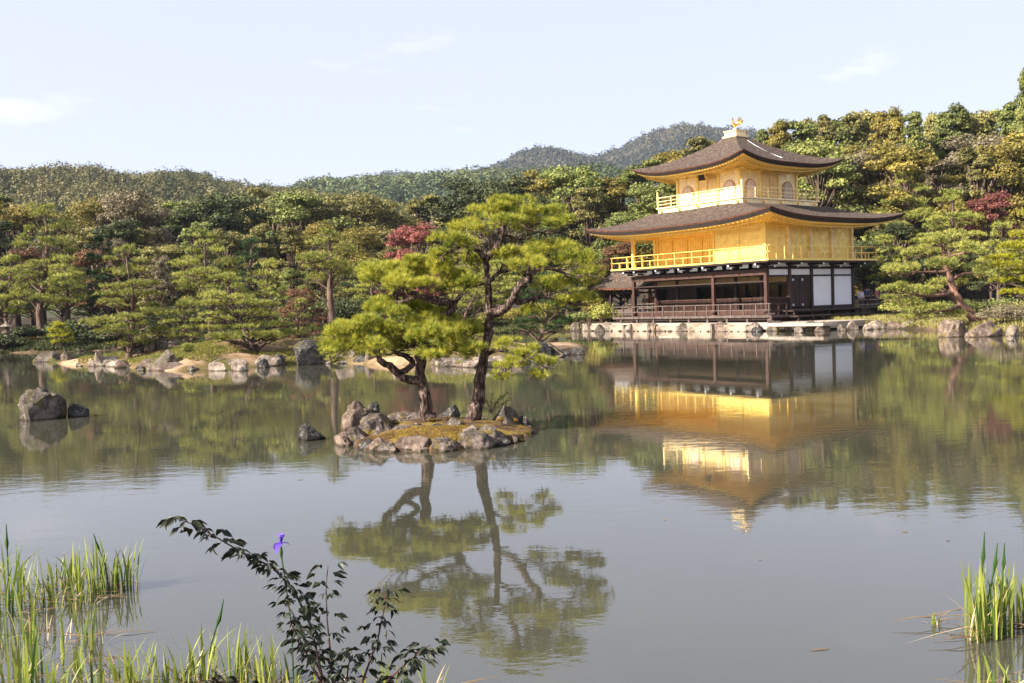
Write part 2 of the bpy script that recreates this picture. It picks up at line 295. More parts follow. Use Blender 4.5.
m1 = N(t, 'ShaderNodeMixRGB'); t.links.new(c1.outputs['Result'], m1.inputs['Fac']); t.links.new(rl.outputs['Color'], m1.inputs['Color1']); t.links.new(rs.outputs['Color'], m1.inputs['Color2'])
s2 = N(t, 'ShaderNodeMath', operation='SUBTRACT'); s2.inputs[1].default_value = 1.0; s2.use_clamp = True; t.links.new(at_.outputs['Fac'], s2.inputs[0])
m2 = N(t, 'ShaderNodeMixRGB'); t.links.new(s2.outputs['Value'], m2.inputs['Fac']); t.links.new(m1.outputs['Color'], m2.inputs['Color1']); t.links.new(rm.outputs['Color'], m2.inputs['Color2'])
t.links.new(m2.outputs['Color'], b.inputs['Base Color']); b.inputs['Roughness'].default_value = 0.95; b.inputs['Specular IOR Level'].default_value = 0.1
nb = N(t, 'ShaderNodeTexNoise', Scale=9, Detail=8, Roughness=0.7); t.links.new(tc.outputs['Object'], nb.inputs['Vector'])
bp = N(t, 'ShaderNodeBump', Strength=0.6, Distance=0.05); t.links.new(nb.outputs['Fac'], bp.inputs['Height']); t.links.new(bp.outputs['Normal'], b.inputs['Normal'])
M['hill_soil'] = mat_noise('hill_soil', [(0.3, (0.02, 0.026, 0.01)), (0.7, (0.06, 0.06, 0.025))], 0.08, 6, 0.95)

# ------------------------------------------------------------------ terrain and water
POND = np.array([(-14,4.6),(-4,4.7),(0,4.55),(5,4.6),(14,5),(24,14),(27,24),(27,34),(23.4,40.6),(21.4,43.0),(21.3,48.5),(21.0,53.2),(20.4,57.6),(15.4,58.4),(12.2,62.0),(9.2,65.6),(7.4,68.2),
                 (5.4,69.0),(3,69.6),(0,68.4),(-3,66),(-10,62),(-20,60),(-26,58.6),(-31,59.8),(-40,57),(-48,45),(-34,20)], float)
front = [(43,360.5),(75,366),(110,366),(165,371),(200,369.5),(240,368.5),(300,364.5),(350,363.5),(400,364.5),(450,366.5),(500,367),(540,362),(567,355.5)]
fr = [at(*p) for p in front]
ISL_A = np.array([(p.x, p.y) for p in fr] + [(3.0,41.5),(0,44),(-5,45.5),(-12,45),(-17,44.5),(-19.2,42.8)], float)
I_C = (-1.12, 14.55)
_r = random.Random(5)
ISL_B = np.array([(I_C[0]+1.36*math.cos(a)*(1+.06*math.sin(3*a+1)+.03*math.sin(7*a)), I_C[1]+1.42*math.sin(a)*(1+.05*math.sin(4*a))) for a in np.linspace(0, 2*math.pi, 28, endpoint=False)], float)
def sdist(X, Y, poly):          # >0 inside
    P = np.stack([X, Y], -1); d = np.full(X.shape, 1e9); ins = np.zeros(X.shape, bool); n = len(poly)
    for i in range(n):
        a = poly[i]; b = poly[(i+1)%n]; ab = b-a; ap = P-a
        t_ = np.clip((ap@ab)/(ab@ab), 0, 1); d = np.minimum(d, np.linalg.norm(ap-t_[...,None]*ab, axis=-1))
        c = ((a[1] > Y) != (b[1] > Y)); den = (b[1]-a[1]) if b[1] != a[1] else 1e-9
        ins ^= c & (X < (b[0]-a[0])*(Y-a[1])/den + a[0])
    return np.where(ins, d, -d)
_w1 = Waves(3, 0.9, 3); _w2 = Waves(8, 0.08, 3); _w3 = Waves(18, 3.5, 3)
def terrain(X, Y):
    X = np.asarray(X, float); Y = np.asarray(Y, float)
    w_ = _w1(np.stack([X, Y, X*0], -1)); w2 = _w2(np.stack([X, Y, X*0], -1))
    sp = -sdist(X, Y, POND) + 0.12*w_          # land outside the pond
    h = np.where(sp < 0, np.maximum(-1.0, sp*0.7), 0.30*(1-np.exp(-np.maximum(sp, 0)/0.5)) + 0.10*w_*np.clip(sp, 0, 1) + 0.4*np.clip(sp/12, 0, 1))
    back = np.clip(Y-70, 0, 400); h = h + np.where(sp > 0, 0.012*back + 0.035*np.clip(X-5, 0, 90)*np.clip(back/60, 0, 1.2) + w2*0.4*np.clip(back/30, 0, 1), 0)
    near = np.clip((5-Y)/4, 0, 1); h = h*(1-near*0.45)
    a = sdist(X, Y, ISL_A) + 0.15*w_
    ha = np.where(a > 0, 0.18*(1-np.exp(-a/0.3)) + 0.62*np.clip(a/4.2, 0, 1)**1.2 + 0.10*w_ + 0.05*_w3(np.stack([X, Y, X*0], -1)), np.maximum(-1.0, a*0.8))
    bb = sdist(X, Y, ISL_B)
    hb = np.where(bb > 0, 0.05 + 0.15*np.clip(bb/0.7, 0, 1) + 0.02*w_, np.maximum(-1.0, bb*1.4))
    h = np.where(sp < 0, np.maximum(np.maximum(h, ha), hb), h)
    return h
def ground_z(x, y): return float(terrain(np.array([x]), np.array([y]))[0])
def warp(lo, hi, n, a, b_, far):               # dense between a and b_, coarse beyond
    mid = np.linspace(a, b_, n); l = a - np.geomspace(1, a-lo+1, far)[::-1] + 1; r = b_ + np.geomspace(1, hi-b_+1, far) - 1
    return np.concatenate([l[:-1], mid, r[1:]])
gx = np.unique(np.concatenate([warp(-2500, 2500, 190, -40, 34, 26), np.linspace(-2.8, 0.6, 50)]))
gy = np.unique(np.concatenate([warp(-60, 3200, 230, 0, 90, 28), np.linspace(12.9, 16.3, 44), np.linspace(34, 40, 20)]))
GX, GY = np.meshgrid(gx, gy); H = terrain(GX, GY)
V = np.stack([GX.ravel(), GY.ravel(), H.ravel()], -1); nx = len(gx); ny = len(gy)
idx = np.arange(nx*ny).reshape(ny, nx)
Fq = np.stack([idx[:-1,:-1], idx[:-1,1:], idx[1:,1:], idx[1:,:-1]], -1).reshape(-1, 4)
ta = sdist(GX, GY, ISL_A); tb = sdist(GX, GY, ISL_B); tp = -sdist(GX, GY, POND)
edge = np.clip(tp/0.2, 0, 1)*np.clip((9-tp)/5, 0, 1)*(GY > 30)*(GX > 4)*0.35
tint = np.where(ta > -0.5, 1.0, np.where(tb > -0.6, 2.0, edge + 0.2*(GY < 6) + np.where((GX < -22) & (GY > 52) & (GY < 66), 0.2, 0))).ravel()
me = bpy.data.meshes.new('ground'); me.from_pydata([tuple(v) for v in V], [], [tuple(map(int, f)) for f in Fq]); me.materials.append(M['ground'])
a = me.attributes.new('tint', 'FLOAT', 'POINT'); a.data.foreach_set('value', tint.astype(np.float32)); me.polygons.foreach_set('use_smooth', [True]*len(me.polygons))
tag(link('ground', me), kind='structure')
wb = MB(); wb.v = [(-60, 1.5, 0), (45, 1.5, 0), (45, 75, 0), (-60, 75, 0)]; wb.f = [(0,1,2,3)]; wb.mi = [0]
tag(wb.build('pond_water', M['water']), kind='structure')

# haze: one closed box of even thin air
hm = bpy.data.materials.new('haze'); hm.use_nodes = True; t = hm.node_tree; t.nodes.clear()
o_ = t.nodes.new('ShaderNodeOutputMaterial'); pv = t.nodes.new('ShaderNodeVolumePrincipled')
pv.inputs['Color'].default_value = (0.66, 0.80, 1.0, 1); pv.inputs['Density'].default_value = 0.00009; pv.inputs['Anisotropy'].default_value = 0.1
t.links.new(pv.outputs['Volume'], o_.inputs['Volume'])
hb_ = MB().box(-2600, 2600, -70, 3300, -2.2, 340)
tag(hb_.build('haze', hm), kind='stuff')

# ------------------------------------------------------------------ foliage
def unit(v): return v/np.maximum(np.linalg.norm(v, axis=-1, keepdims=True), 1e-9)
def needles(C, D, rng, n, L, W, spread=0.9):
    """needle tufts: C tuft centres, D tuft axes -> triangle soup"""
    T = len(C); Cn = np.repeat(C, n, 0); Dn = np.repeat(D, n, 0)
    d = unit(Dn + rng.normal(size=Cn.shape)*spread*0.5)
    s = unit(np.cross(d, rng.normal(size=Cn.shape)))
    l = L*rng.uniform(0.65, 1.15, (len(Cn), 1))
    base = Cn + d*l*0.08
    return np.stack([base - s*W/2, base + s*W/2, base + d*l], 1).reshape(-1, 3)
def pad_tufts(c, r, rng, n, sub=7):
    """tuft centres over the domed top of a flat, lumpy pine pad"""
    c = np.array(c, float); r = np.array(r, float)
    k = max(3, sub); ang = rng.uniform(0, 6.28, k); rad = np.sqrt(rng.uniform(0, 1, k))*0.72
    SC = np.stack([np.cos(ang)*rad*r[0], np.sin(ang)*rad*r[1], (0.35-rad*0.5)*r[2] + rng.uniform(-.35, .35, k)*r[2]], -1)
    sr = np.array([0.36*r[0], 0.36*r[1], 0.62*r[2]])*rng.uniform(0.6, 1.15, (k, 1))
    which = rng.randint(0, k, n); u = unit(rng.normal(size=(n, 3))); u[:, 2] = np.where(rng.uniform(size=n) < 0.80, np.abs(u[:, 2]), u[:, 2])
    fr_ = rng.uniform(0.30, 1.0, (n, 1))**0.4
    P = c + SC[which] + u*sr[which]*fr_
    D = unit(u*np.array([1, 1, 0.6]) + np.array([0, 0, 0.75]))
    return P, D, c + SC
def pine_parts(name, trunks, pads, seed, mat, bark, parent, L=0.07, W=0.004, nn=14, dens=900, twig=0.008, org=(0,0,0)):
    """trunks: list of (points, radii); pads: (centre, radii, anchor) -> trunk mesh and crown mesh"""
    rng = np.random.RandomState(seed); rr_ = random.Random(seed); mb = MB(); O = Vector(org)
    for pts, rad in trunks:
        P = [Vector(p)-O for p in pts]; P2 = []; R2 = []
        for i in range(len(P)-1):                 # smooth the polyline
            p0 = P[max(i-1,0)]; p1 = P[i]; p2 = P[i+1]; p3 = P[min(i+2, len(P)-1)]
            for s_ in (0, .33, .66):
                q = 0.5*((2*p1)+(p2-p0)*s_+(2*p0-5*p1+4*p2-p3)*s_*s_+(3*p1-p0-3*p2+p3)*s_**3)
                P2.append(q); R2.append(rad[i]*(1-s_)+rad[i+1]*s_)
        P2.append(P[-1]); R2.append(rad[-1])
        P2 = [q + Vector((rr_.uniform(-1,1), rr_.uniform(-1,1), rr_.uniform(-1,1)))*R2[i]*0.20 for i, q in enumerate(P2)]
        mb.tube(P2, R2, 11, jit=0.17, rng=rr_)
    VV = []; TT = []
    for c, r, anchor in pads:
        c = np.array(c)-np.array(O); r = np.array(r)
        n = max(20, int(dens*r[0]*r[1]*3.4)); sub = 5+int(7*rr_.random())
        P, D, SC = pad_tufts(c, r, rng, n, sub)
        V_ = needles(P, D, rng, nn, L, W)
        hgt = np.clip((P[:, 2]-c[2])/(r[2]*1.2)*0.35+0.5, 0, 1)
        tt = np.clip(rng.beta(1.5, 1.5, n) + rng.normal(0, .05, n) + rng.uniform(-.12, .12), 0, 1)
        VV.append(V_); TT.append(np.repeat(tt, nn*3))
        if anchor is not None and twig:
            A = Vector(anchor)-O
            for s_ in SC[:7]:
                s_ = Vector(s_) - Vector((0, 0, r[2]*0.45)); mid = A.lerp(s_, 0.5) + Vector((rr_.uniform(-1,1), rr_.uniform(-1,1), rr_.uniform(-1.0,0.4)))*(s_-A).length*0.15
                mb.tube([A, mid, s_, s_.lerp(Vector(c), -0.25)+Vector((0, 0, r[2]*.2))], [twig*1.6, twig*1.2, twig*.8, twig*.4], 5, jit=.1, rng=rr_)
    tr = mb.build('trunk', bark, parent, smooth=True)
    cm = mesh_np('crown', np.concatenate(VV), 3, mat, np.concatenate(TT)); link('crown', cm, parent)
    return tr
def cards(C, Nrm, rng, size, asp=0.7, bias=1.3):
    """leaf cards: rough hexless quads facing mostly outward"""
    n = len(C); d = unit(Nrm*bias + rng.normal(size=(n, 3))*0.75)
    a = unit(np.cross(d, rng.normal(size=(n, 3)))); b_ = np.cross(d, a)
    s = size*rng.uniform(0.55, 1.25, (n, 1))
    fold = d*s*rng.uniform(-.25, .25, (n, 1))
    return np.stack([C-a*s*.5, C-b_*s*asp*.5+fold, C+a*s*.5, C+b_*s*asp*.5+fold], 1).reshape(-1, 3)
def lump_crown(lumps, rng, per, size, mat, name='crown', shell=0.65):
    VV = []; TT = []
    for c, r in lumps:
        c = np.array(c, float); r = np.array(r, float); n = int(per*rng.uniform(.8, 1.2))
        u = unit(rng.normal(size=(n, 3))); rad = rng.uniform(shell, 1.06, (n, 1)); u[:, 2] = np.where(u[:, 2] < -0.2, -u[:, 2]*rng.uniform(-.4, 1, n), u[:, 2])
        bump = 1+0.22*np.sin(u[:, :1]*5.1+c[0]*3)*np.cos(u[:, 1:2]*4.7+c[1]*2)+0.12*np.sin(u[:, 2:3]*9+c[2])
        C = c + u*rad*r*bump
        VV.append(cards(C, unit(u/r), rng, size)); base = rng.uniform(.2, .7)
        TT.append(np.repeat(np.clip(base+rng.normal(0, .17, n), 0, 1), 4))
    return mesh_np(name, np.concatenate(VV), 4, mat, np.concatenate(TT))

# ------------------------------------------------------------------ the golden pavilion  (u = west, v = north from the south-east column)
BAY = 2.12; L = 5.5*BAY; Wd = 4*BAY; TH = 0.622
pav = empty('golden_pavilion', (15.456, 59.609, 0), TH-math.pi/2, 'three storey pavilion, two gilded upper floors above a dark timber ground floor', 'pavilion')
def bx(mb, u0, u1, v0, v1, z0, z1, mi=0): mb.box(-u1, -u0, v0, v1, z0, z1, mi); return mb
def each(mb, name, mat, parent=None):          # every box of the builder as a part of its own
    for i in range(0, len(mb.v), 8):
        m2_ = MB(); m2_.v = mb.v[i:i+8]; m2_.f = [(0,3,2,1),(4,5,6,7),(0,1,5,4),(1,2,6,5),(2,3,7,6),(3,0,4,7)]; m2_.mi = [0]*6; m2_.build(name, mat, parent or pav)
def P3(u, v, z): return Vector((-u, v, z))
def part(mb, name, mat, smooth=False, parent=None, label=None):
    o = mb.build(name, mat, parent or pav, smooth); 
    if label: o['label'] = label
    return o
# decks
d = MB(); bx(d, -1.1, L+1.1, -1.1, 0.15, 0.74, 0.86); bx(d, -1.1, -0.1, .15, 1.1, 0.74, 0.86)
for k in range(9): bx(d, -1.0+k*1.62, -0.86+k*1.62, -1.0, -0.86, 0.2, 0.74)
bx(d, -1.0, L+1.0, -0.9, -0.8, .60, .70)
part(d, 'veranda_deck', M['wood_grey'])
d = MB(); bx(d, 0.0, L, 0.12, Wd, 0.5, 1.20); part(d, 'raised_floor', M['wood_red'])
d = MB(); bx(d, -1.15, -0.02, 1.1, Wd+1.5, 1.03, 1.13); bx(d, -1.9, -1.2, 0.5, Wd*0.92, 0.72, 0.80)
for k in range(6): bx(d, -1.1, -0.98, 1.2+k*1.66, 1.32+k*1.66, 0.4, 1.03); bx(d, -1.8, -1.7, .7+k*1.35, .8+k*1.35, 0.4, .72)
part(d, 'side_deck', M['wood_dark'])
def railing(mb, pts, z, h, post, pw=.07, rw=.05, mids=(0.5,), half=True, sticks=True, over=0.12):
    """pts: polyline in (u, v); posts every `post` metres, rails at heights"""
    for (u0, v0), (u1, v1) in zip(pts[:-1], pts[1:]):
        ln = math.hypot(u1-u0, v1-v0); n = max(1, round(ln/post))
        du, dv = (u1-u0)/ln, (v1-v0)/ln
        a = P3(u0-du*over, v0-dv*over, 0); c = P3(u1+du*over, v1+dv*over, 0)
        for f_ in (1.0,)+tuple(mids):
            off = 0.003*(1 if abs(du) > .5 else -1)
            mb.beam(a+Vector((0,0,z+h*f_+off)), c+Vector((0,0,z+h*f_+off)), rw, rw)
        for k in range(n+1):
            q = P3(u0+(u1-u0)*k/n, v0+(v1-v0)*k/n, 0)
            if half or k in (0, n): mb.beam(q+Vector((0,0,z)), q+Vector((0,0,z+h)), pw, pw)
            if sticks and k < n:
                q = P3(u0+(u1-u0)*(k+.5)/n, v0+(v1-v0)*(k+.5)/n, 0); mb.beam(q+Vector((0,0,z)), q+Vector((0,0,z+h*0.5)), pw*.8, pw*.8)
e = 1.05
r_ = MB(); railing(r_, [(L+e, -e), (-e, -e)], .86, .71, .95, .07, .055, (0.48, 0.02), sticks=False)
part(r_, 'railing', M['wood_grey'])
r_ = MB(); railing(r_, [(-e, -e+.1), (-e, 0.55)], .86, .69, .85, .07, .055, (0.48, 0.02), sticks=False, over=0.02); part(r_, 'railing', M['wood_dark'])
# ground-floor posts
for (u, v, mt) in [(0,0,'wood_red'),(2*BAY,0,'wood_red'),(L,0,'wood_red'),(L,BAY,'wood_red'),(0,BAY,'wood_red'),(0,2*BAY,'wood_dark'),(0,3*BAY,'wood_dark'),(0,Wd,'wood_dark'),
                   (L,2*BAY,'wood_dark'),(L,Wd,'wood_dark'),(BAY*1.0,BAY,'wood_dark'),(2*BAY,BAY,'wood_dark'),(4.5*BAY,BAY,'wood_dark'),(4.5*BAY,Wd,'wood_dark'),(2*BAY,Wd,'wood_dark')]:
    d = MB(); bx(d, u-.105, u+.105, v-.105, v+.105, 0.45, 3.3 if v == 0 and u > 0 else 4.0); part(d, 'post', M[mt])
for (u, v) in []: pass
d = MB(); bx(d, -0.13, L+.13, -.13, .13, 3.30, 3.66); part(d, 'beam', M['wood_red'])
d = MB(); bx(d, -0.12, L+.12, -.05, .05, 2.88, 2.96); bx(d, 0, L, BAY-.05, BAY+.05, 2.75, 2.85); part(d, 'beam', M['wood_dark'])
# pale strip above the veranda bays
for (u0, u1) in [(.2, 2*BAY-.12), (2*BAY+.12, 4.5*BAY-.12), (4.5*BAY+.12, L-.12)]:
    d = MB(); bx(d, u0, u1, BAY-.02, BAY+.02, 2.9, 3.28); part(d, 'transom', M['interior'])
# east side: transoms, lattice, door, white panels
for k in range(4):
    d = MB(); bx(d, -0.012, 0.02, k*BAY+.13, (k+1)*BAY-.12, 3.29, 3.64); part(d, 'wall_panel', M['plaster'])
    d = MB(); bx(d, -0.012, 0.02, k*BAY+.13, (k+1)*BAY-.12, 3.80, 4.02); part(d, 'wall_panel', M['plaster'])
for z0, z1 in ((3.19, 3.28), (3.655, 3.78)):
    d = MB(); bx(d, -0.06, .06, .1 if z0 > 3.5 else .1, Wd+.12, z0, z1); part(d, 'beam', M['wood_dark'])
for k in (2, 3):
    d = MB(); bx(d, -0.012, 0.02, k*BAY+.12, (k+1)*BAY-.11, 1.34, 3.18); part(d, 'wall_panel', M['plaster'])
d = MB(); bx(d, -.07, .07, 2*BAY, Wd+.1, 1.20, 1.33); part(d, 'sill_beam', M['wood_dark'])
for s_ in (0, 1):                                        # double plank door with metal corner plates
    v0 = BAY+.16+s_*.9; d = MB(); bx(d, -.04, .03, v0, v0+.86, 1.3, 3.12)
    dd = part(d, 'door', M['wood_dark']); f_ = MB()
    bx(f_, -.075, -.04, v0+.02, v0+.10, 1.32, 3.1); bx(f_, -.075, -.04, v0+.76, v0+.84, 1.32, 3.1); bx(f_, -.07, -.04, v0+.38, v0+.44, 1.45, 3.0)
    each(f_, 'door_batten', M['wood_red'], dd); f_ = MB()
    for zz in (1.36, 2.92):
        bx(f_, -.09, -.076, v0+.03, v0+.2, zz, zz+.13)
    each(f_, 'metal_plate', M['metal_pale'], dd)
def lattice(mb, u0, u1, v0, v1, z0, z1, step=.11):
    if abs(u1-u0) > abs(v1-v0):
        n = int(abs(u1-u0)/step)
        for k in range(n+1): q = u0+(u1-u0)*k/n; bx(mb, q-.02, q+.02, v0-.05, v0, z0, z1)
    else:
        n = int(abs(v1-v0)/step)
        for k in range(n+1): q = v0+(v1-v0)*k/n; bx(mb, u0-.05, u0, q-.02, q+.02, z0, z1)
    bx(mb, min(u0,u1), max(u0,u1)+.0, min(v0,v1), max(v0,v1)+.03, z0, z1-.02) if abs(u1-u0) > abs(v1-v0) else bx(mb, u0, u0+.03, min(v0,v1), max(v0,v1), z0, z1-.02)
for (u0, u1) in [(0.1, BAY-.12), (BAY+.12, 2*BAY-.12), (2*BAY+.12, 4.5*BAY-.12), (4.5*BAY+.12, L-.12)]:
    d = MB(); lattice(d, u0, u1, BAY, BAY, 1.2, 1.88); bx(d, u0, u1, BAY-.08, BAY+.05, 1.88, 1.95); part(d, 'lattice_wall', M['wood_red'])
d = MB(); lattice(d, 0, 0, .12, BAY-.12, 1.2, 1.88); bx(d, -.06, .06, .11, BAY-.11, 1.88, 1.95); part(d, 'lattice_wall', M['wood_red'])
d = MB(); bx(d, .2, 5.4*BAY, 3.0*BAY, 3.0*BAY+.1, 1.2, 3.6); part(d, 'inner_wall', M['interior'])
d = MB(); bx(d, .05, L-.05, Wd-.08, Wd, 1.2, 4.0); part(d, 'rear_wall', M['wood_dark'])
d = MB(); bx(d, L-.05, L+.02, BAY+.12, Wd-.12, 1.2, 4.0); part(d, 'end_wall', M['wood_dark'])
d = MB()
for u in (1.2*BAY, 1.75*BAY, 2.6*BAY, 3.1*BAY): bx(d, u-.08, u+.08, 2.7*BAY, 2.7*BAY+.16, 1.2, 3.6)
bx(d, 4.0*BAY, 5.4*BAY, 1.35*BAY, 1.35*BAY+.08, 1.2, 3.6); each(d, 'inner_screen', M['wood_dark'])
d = MB(); bx(d, .03, L-.03, .14, Wd-.1, 3.67, 3.72); part(d, 'ceiling', M['wood_dark'])
# white infills and brackets under the balcony, south side
for k in range(11):
    u0 = k*BAY*.5
    d = MB(); bx(d, u0+.30, u0+BAY*.5-.06, -.03, .03, 3.78, 4.0); part(d, 'wall_panel', M['plaster'])
def bracket(u, v, du, dv):
    d = MB()
    for q, z in ((.55, 3.72), (.85, 3.88)):
        a_ = P3(u, v, z+.07); b_ = P3(u+du*q, v+dv*q, z+.07); d.beam(a_, b_, .13, .12)
    d.beam(P3(u-dv*.32, v-du*.32, 3.94), P3(u+dv*.32, v+du*.32, 3.94), .14, .12)
    o = part(d, 'bracket', M['wood_dark']); t_ = MB()
    for q, z in ((.55, 3.72), (.85, 3.88)):
        t_.beam(P3(u+du*(q+.003), v+dv*(q+.003), z+.07), P3(u+du*(q+.05), v+dv*(q+.05), z+.07), .10, .10)
    each(t_, 'bracket_tip', M['plaster'], o)
for k in range(6): bracket(k*BAY+ (0 if k else .0), -.1, 0, -1)
bracket(L, -.1, 0, -1)
for k in range(5): bracket(-.1, k*BAY, -1, 0)
# second floor slab and balcony
d = MB(); bx(d, -1.08, L+1.08, -1.08, Wd+1.08, 4.02, 4.12); part(d, 'balcony_underside', M['wood_dark'])
d = MB(); bx(d, -1.14, L+1.14, -1.14, Wd+1.14, 4.124, 4.23); part(d, 'balcony', M['gold'])
e = 1.06
r_ = MB(); railing(r_, [(L+e, Wd+e), (L+e, -e), (-e, -e), (-e, Wd+e), (L+e, Wd+e)], 4.23, .78, 1.62, .058, .038, (0.52,)); part(r_, 'railing', M['gold'])
for (u, v) in [(L,0),(L,BAY),(L,Wd),(0,0)] + [(0,k*BAY) for k in (1,2,3,4)]:
    d = MB(); bx(d, u-.1, u+.1, v-.1, v+.1, 4.23, 6.45); part(d, 'post', M['gold_pale' if u == 0 and v > 0 else 'gold'])
def goldwall(u0, u1, v0, v1, z0=4.23, z1=6.42, mat='gold', name='wall'): d = MB(); bx(d, u0, u1, v0, v1, z0, z1); return part(d, name, M[mat])
goldwall(0.03, 2*BAY, .02, .1); goldwall(.02, .1, .11, Wd)
goldwall(2*BAY-.08, 2*BAY-.01, .11, BAY-.01); goldwall(2*BAY-.09, L-.02, BAY, BAY+.08); goldwall(L-.06, L+.02, BAY+.12, Wd-.12); goldwall(.11, L-.12, Wd-.08, Wd-.01)
d = MB()                                                 # shutters in relief on the flush south wall and plank lines on the recessed one
for u in (BAY*.98, 2*BAY-.1, .16): bx(d, u-.05, u+.05, -.035, .018, 4.3, 6.2)
bx(d, .1, 2*BAY-.03, -.03, .018, 5.95, 6.03); bx(d, .1, 2*BAY-.03, -.03, .018, 4.3, 4.36)
for k in range(8): bx(d, .1, 2*BAY-.03, .004, .019, 4.5+k*.2, 4.515+k*.2)
part(d, 'shutter_frame', M['gold'])
d = MB()
for k in range(46):
    u = 2*BAY+.05+k*(3.5*BAY-.2)/46; bx(d, u, u+.02, BAY-.03, BAY-.001, 4.3, 6.1)
for k in range(6): u = 2*BAY+.1+k*(3.5*BAY-.4)/5; bx(d, u-.05, u+.05, BAY-.07, BAY-.031, 4.25, 6.2)
bx(d, 2*BAY, L-.12, BAY-.06, BAY-.032, 6.1, 6.2); part(d, 'plank_wall', M['gold_soffit'])
goldwall(.12, L+.1, .12, Wd-.1, 6.43, 6.5, 'gold_soffit', 'ceiling')
d = MB(); bx(d, -.12, L+.12, -.12, .12, 6.28, 6.5); bx(d, -.12, .12, .13, Wd+.12, 6.28, 6.5); bx(d, L-.12, L+.12, .13, Wd+.12, 6.28, 6.5); part(d, 'beam', M['gold'])

# roofs: hipped, concave, upturned corners
def hip_roof(cu, cv, ax, ay, bx_, by_, z_mid, lift, z_top, thick, curve=1.5, n=36, mtop=12, soffit_in=(1.9, 1.9), soffit_z=0):
    """one closed shell; side 0..3; s runs -1..1 along an eave, t from the eave (0) to the top (1)"""
    def zc(s): return lift*abs(s)**3.2
    def pt(side, s, t, dz=0.0, inset=0.0):
        g = t**curve*0.62 + t*0.38
        hx = ax+(bx_-ax)*t - inset; hy = ay+(by_-ay)*t - inset
        z = z_mid + zc(s)*(1-t)**1.6 + (z_top-z_mid)*g + dz
        if side == 0: q = (cu+s*hx, cv-hy)
        elif side == 1: q = (cu-hx, cv+s*hy)
        elif side == 2: q = (cu-s*hx, cv+hy)
        else: q = (cu+hx, cv-s*hy)
        return P3(q[0], q[1], z)
    top = MB(); edge = MB(); under = MB(); dark = MB()
    wv = Waves(int(ax*10), 1.1, 4)
    def grid(mb, fn, ns, nt_, flip=False):
        n0 = len(mb.v)
        for i in range(ns+1):
            for j in range(nt_+1): mb.v.append(tuple(fn(-1+2*i/ns, j/nt_)))
        for i in range(ns):
            for j in range(nt_):
                a_ = n0+i*(nt_+1)+j; q = (a_, a_+nt_+1, a_+nt_+2, a_+1); mb.f.append(q[::-1] if flip else q); mb.mi.append(0)
    for side in range(4):
        def ftop(s, t_): 
            p = pt(side, s, t_); w_ = float(wv(np.array(p))); return p + Vector((0, 0, .03*w_*min(1, t_*6)*(1-abs(s)**8)))
        grid(top, ftop, n, mtop, True)
        h1 = thick*.30
        grid(edge, lambda s, t_: pt(side, s, 0, -h1*t_, .02*t_), n, 1, False)                  # reddish cut edge of the shingles
        grid(dark, lambda s, t_: pt(side, s, 0, -h1-(thick-h1)*t_, .02+.16*t_), n, 2, False)    # darker layers beneath
        si = soffit_in[0]
        def fs(s, t_):
            p = pt(side, s, 0, -thick-.003, .18); q = pt(side, s, 0, 0, si); q.z = soffit_z
            r = p.lerp(q, t_); r.z += .0; return r
        grid(under, fs, n, 4, False)
    return top, edge, dark, under, pt
def add_roof(args, kw, nr, raf_len, soffmat='gold_soffit'):
    top, edge, dark, under, pt = hip_roof(*args, **kw)
    ro = part(top, 'roof', M['shingle'], smooth=True)
    part(edge, 'roof_edge', M['shingle_edge'], parent=ro); part(dark, 'eave_layer', M['edge_dark'], parent=ro); part(under, 'soffit', M[soffmat], parent=ro)
    rb = MB(); fb = MB(); th = kw['thick']; si = kw['soffit_in'][0]
    for side in range(4):
        n = nr[side % 2]
        for k in range(n):
            s = -0.97+1.94*k/(n-1); p = pt(side, s, 0, -th-.05, .24); q = pt(side, s, 0, 0, si); q.z = kw['soffit_z']-.05; rb.beam(p, p.lerp(q, .97), .06, .07)
        for i in range(24):                                   # fascia following the curve
            s0 = -1+2*i/24; s1 = s0+2/24
            fb.beam(pt(side, s0, 0, -th-.03, .30), pt(side, s1, 0, -th-.03, .30), .04, .05)
            fb.beam(pt(side, s0*.94, 0, -th-.17+.0, .85), pt(side, s1*.94, 0, -th-.17, .85), .06, .08)
    ra = part(rb, 'rafters', M['gold'], parent=ro); ra['kind'] = 'stuff'; part(fb, 'fascia', M['gold'], parent=ro)
    return ro, pt
ro1, pt1 = add_roof((L/2, Wd/2, L/2+2.42, Wd/2+2.42, 4.1, 4.1, 6.66, 0.50, 7.86), dict(thick=.31, curve=1.7, soffit_in=(2.3,), soffit_z=6.47), (44, 34), 2)
# third floor
CU, CV = 5.87, 4.21; HW = 2.75; HL = 3.72
d = MB(); bx(d, CU-HL, CU+HL, CV-HL, CV+HL, 7.70, 8.17); part(d, 'balcony', M['gold_pale'])
d = MB(); bx(d, CU-HL-.1, CU+HL+.1, CV-HL-.1, CV+HL+.1, 8.174, 8.26); part(d, 'balcony_ledge', M['gold_pale'])
d = MB()
for k in range(5):
    q = -HL+.35+k*(2*HL-.7)/4
    for (a_, b_) in ((CU+q, CV-HL-.06), (CU-HL-.06, CV+q), (CU+q, CV+HL+.06), (CU+HL+.06, CV+q)): bx(d, a_-.08, a_+.08, b_-.08, b_+.08, 7.96, 8.08)
each(d, 'gilt_stud', M['gold_bright'])
r_ = MB(); railing(r_, [(CU+HL, CV+HL), (CU+HL, CV-HL), (CU-HL, CV-HL), (CU-HL, CV+HL), (CU+HL, CV+HL)], 8.26, .68, 1.24, .05, .036, (0.62, .3), sticks=False, over=0)
for a_ in (-1, 1):
    for b_ in (-1, 1): q = P3(CU+a_*HL, CV+b_*HL, 0); r_.beam(q+Vector((0,0,8.26)), q+Vector((0,0,9.33)), .10, .10)
part(r_, 'railing', M['gold_pale'])
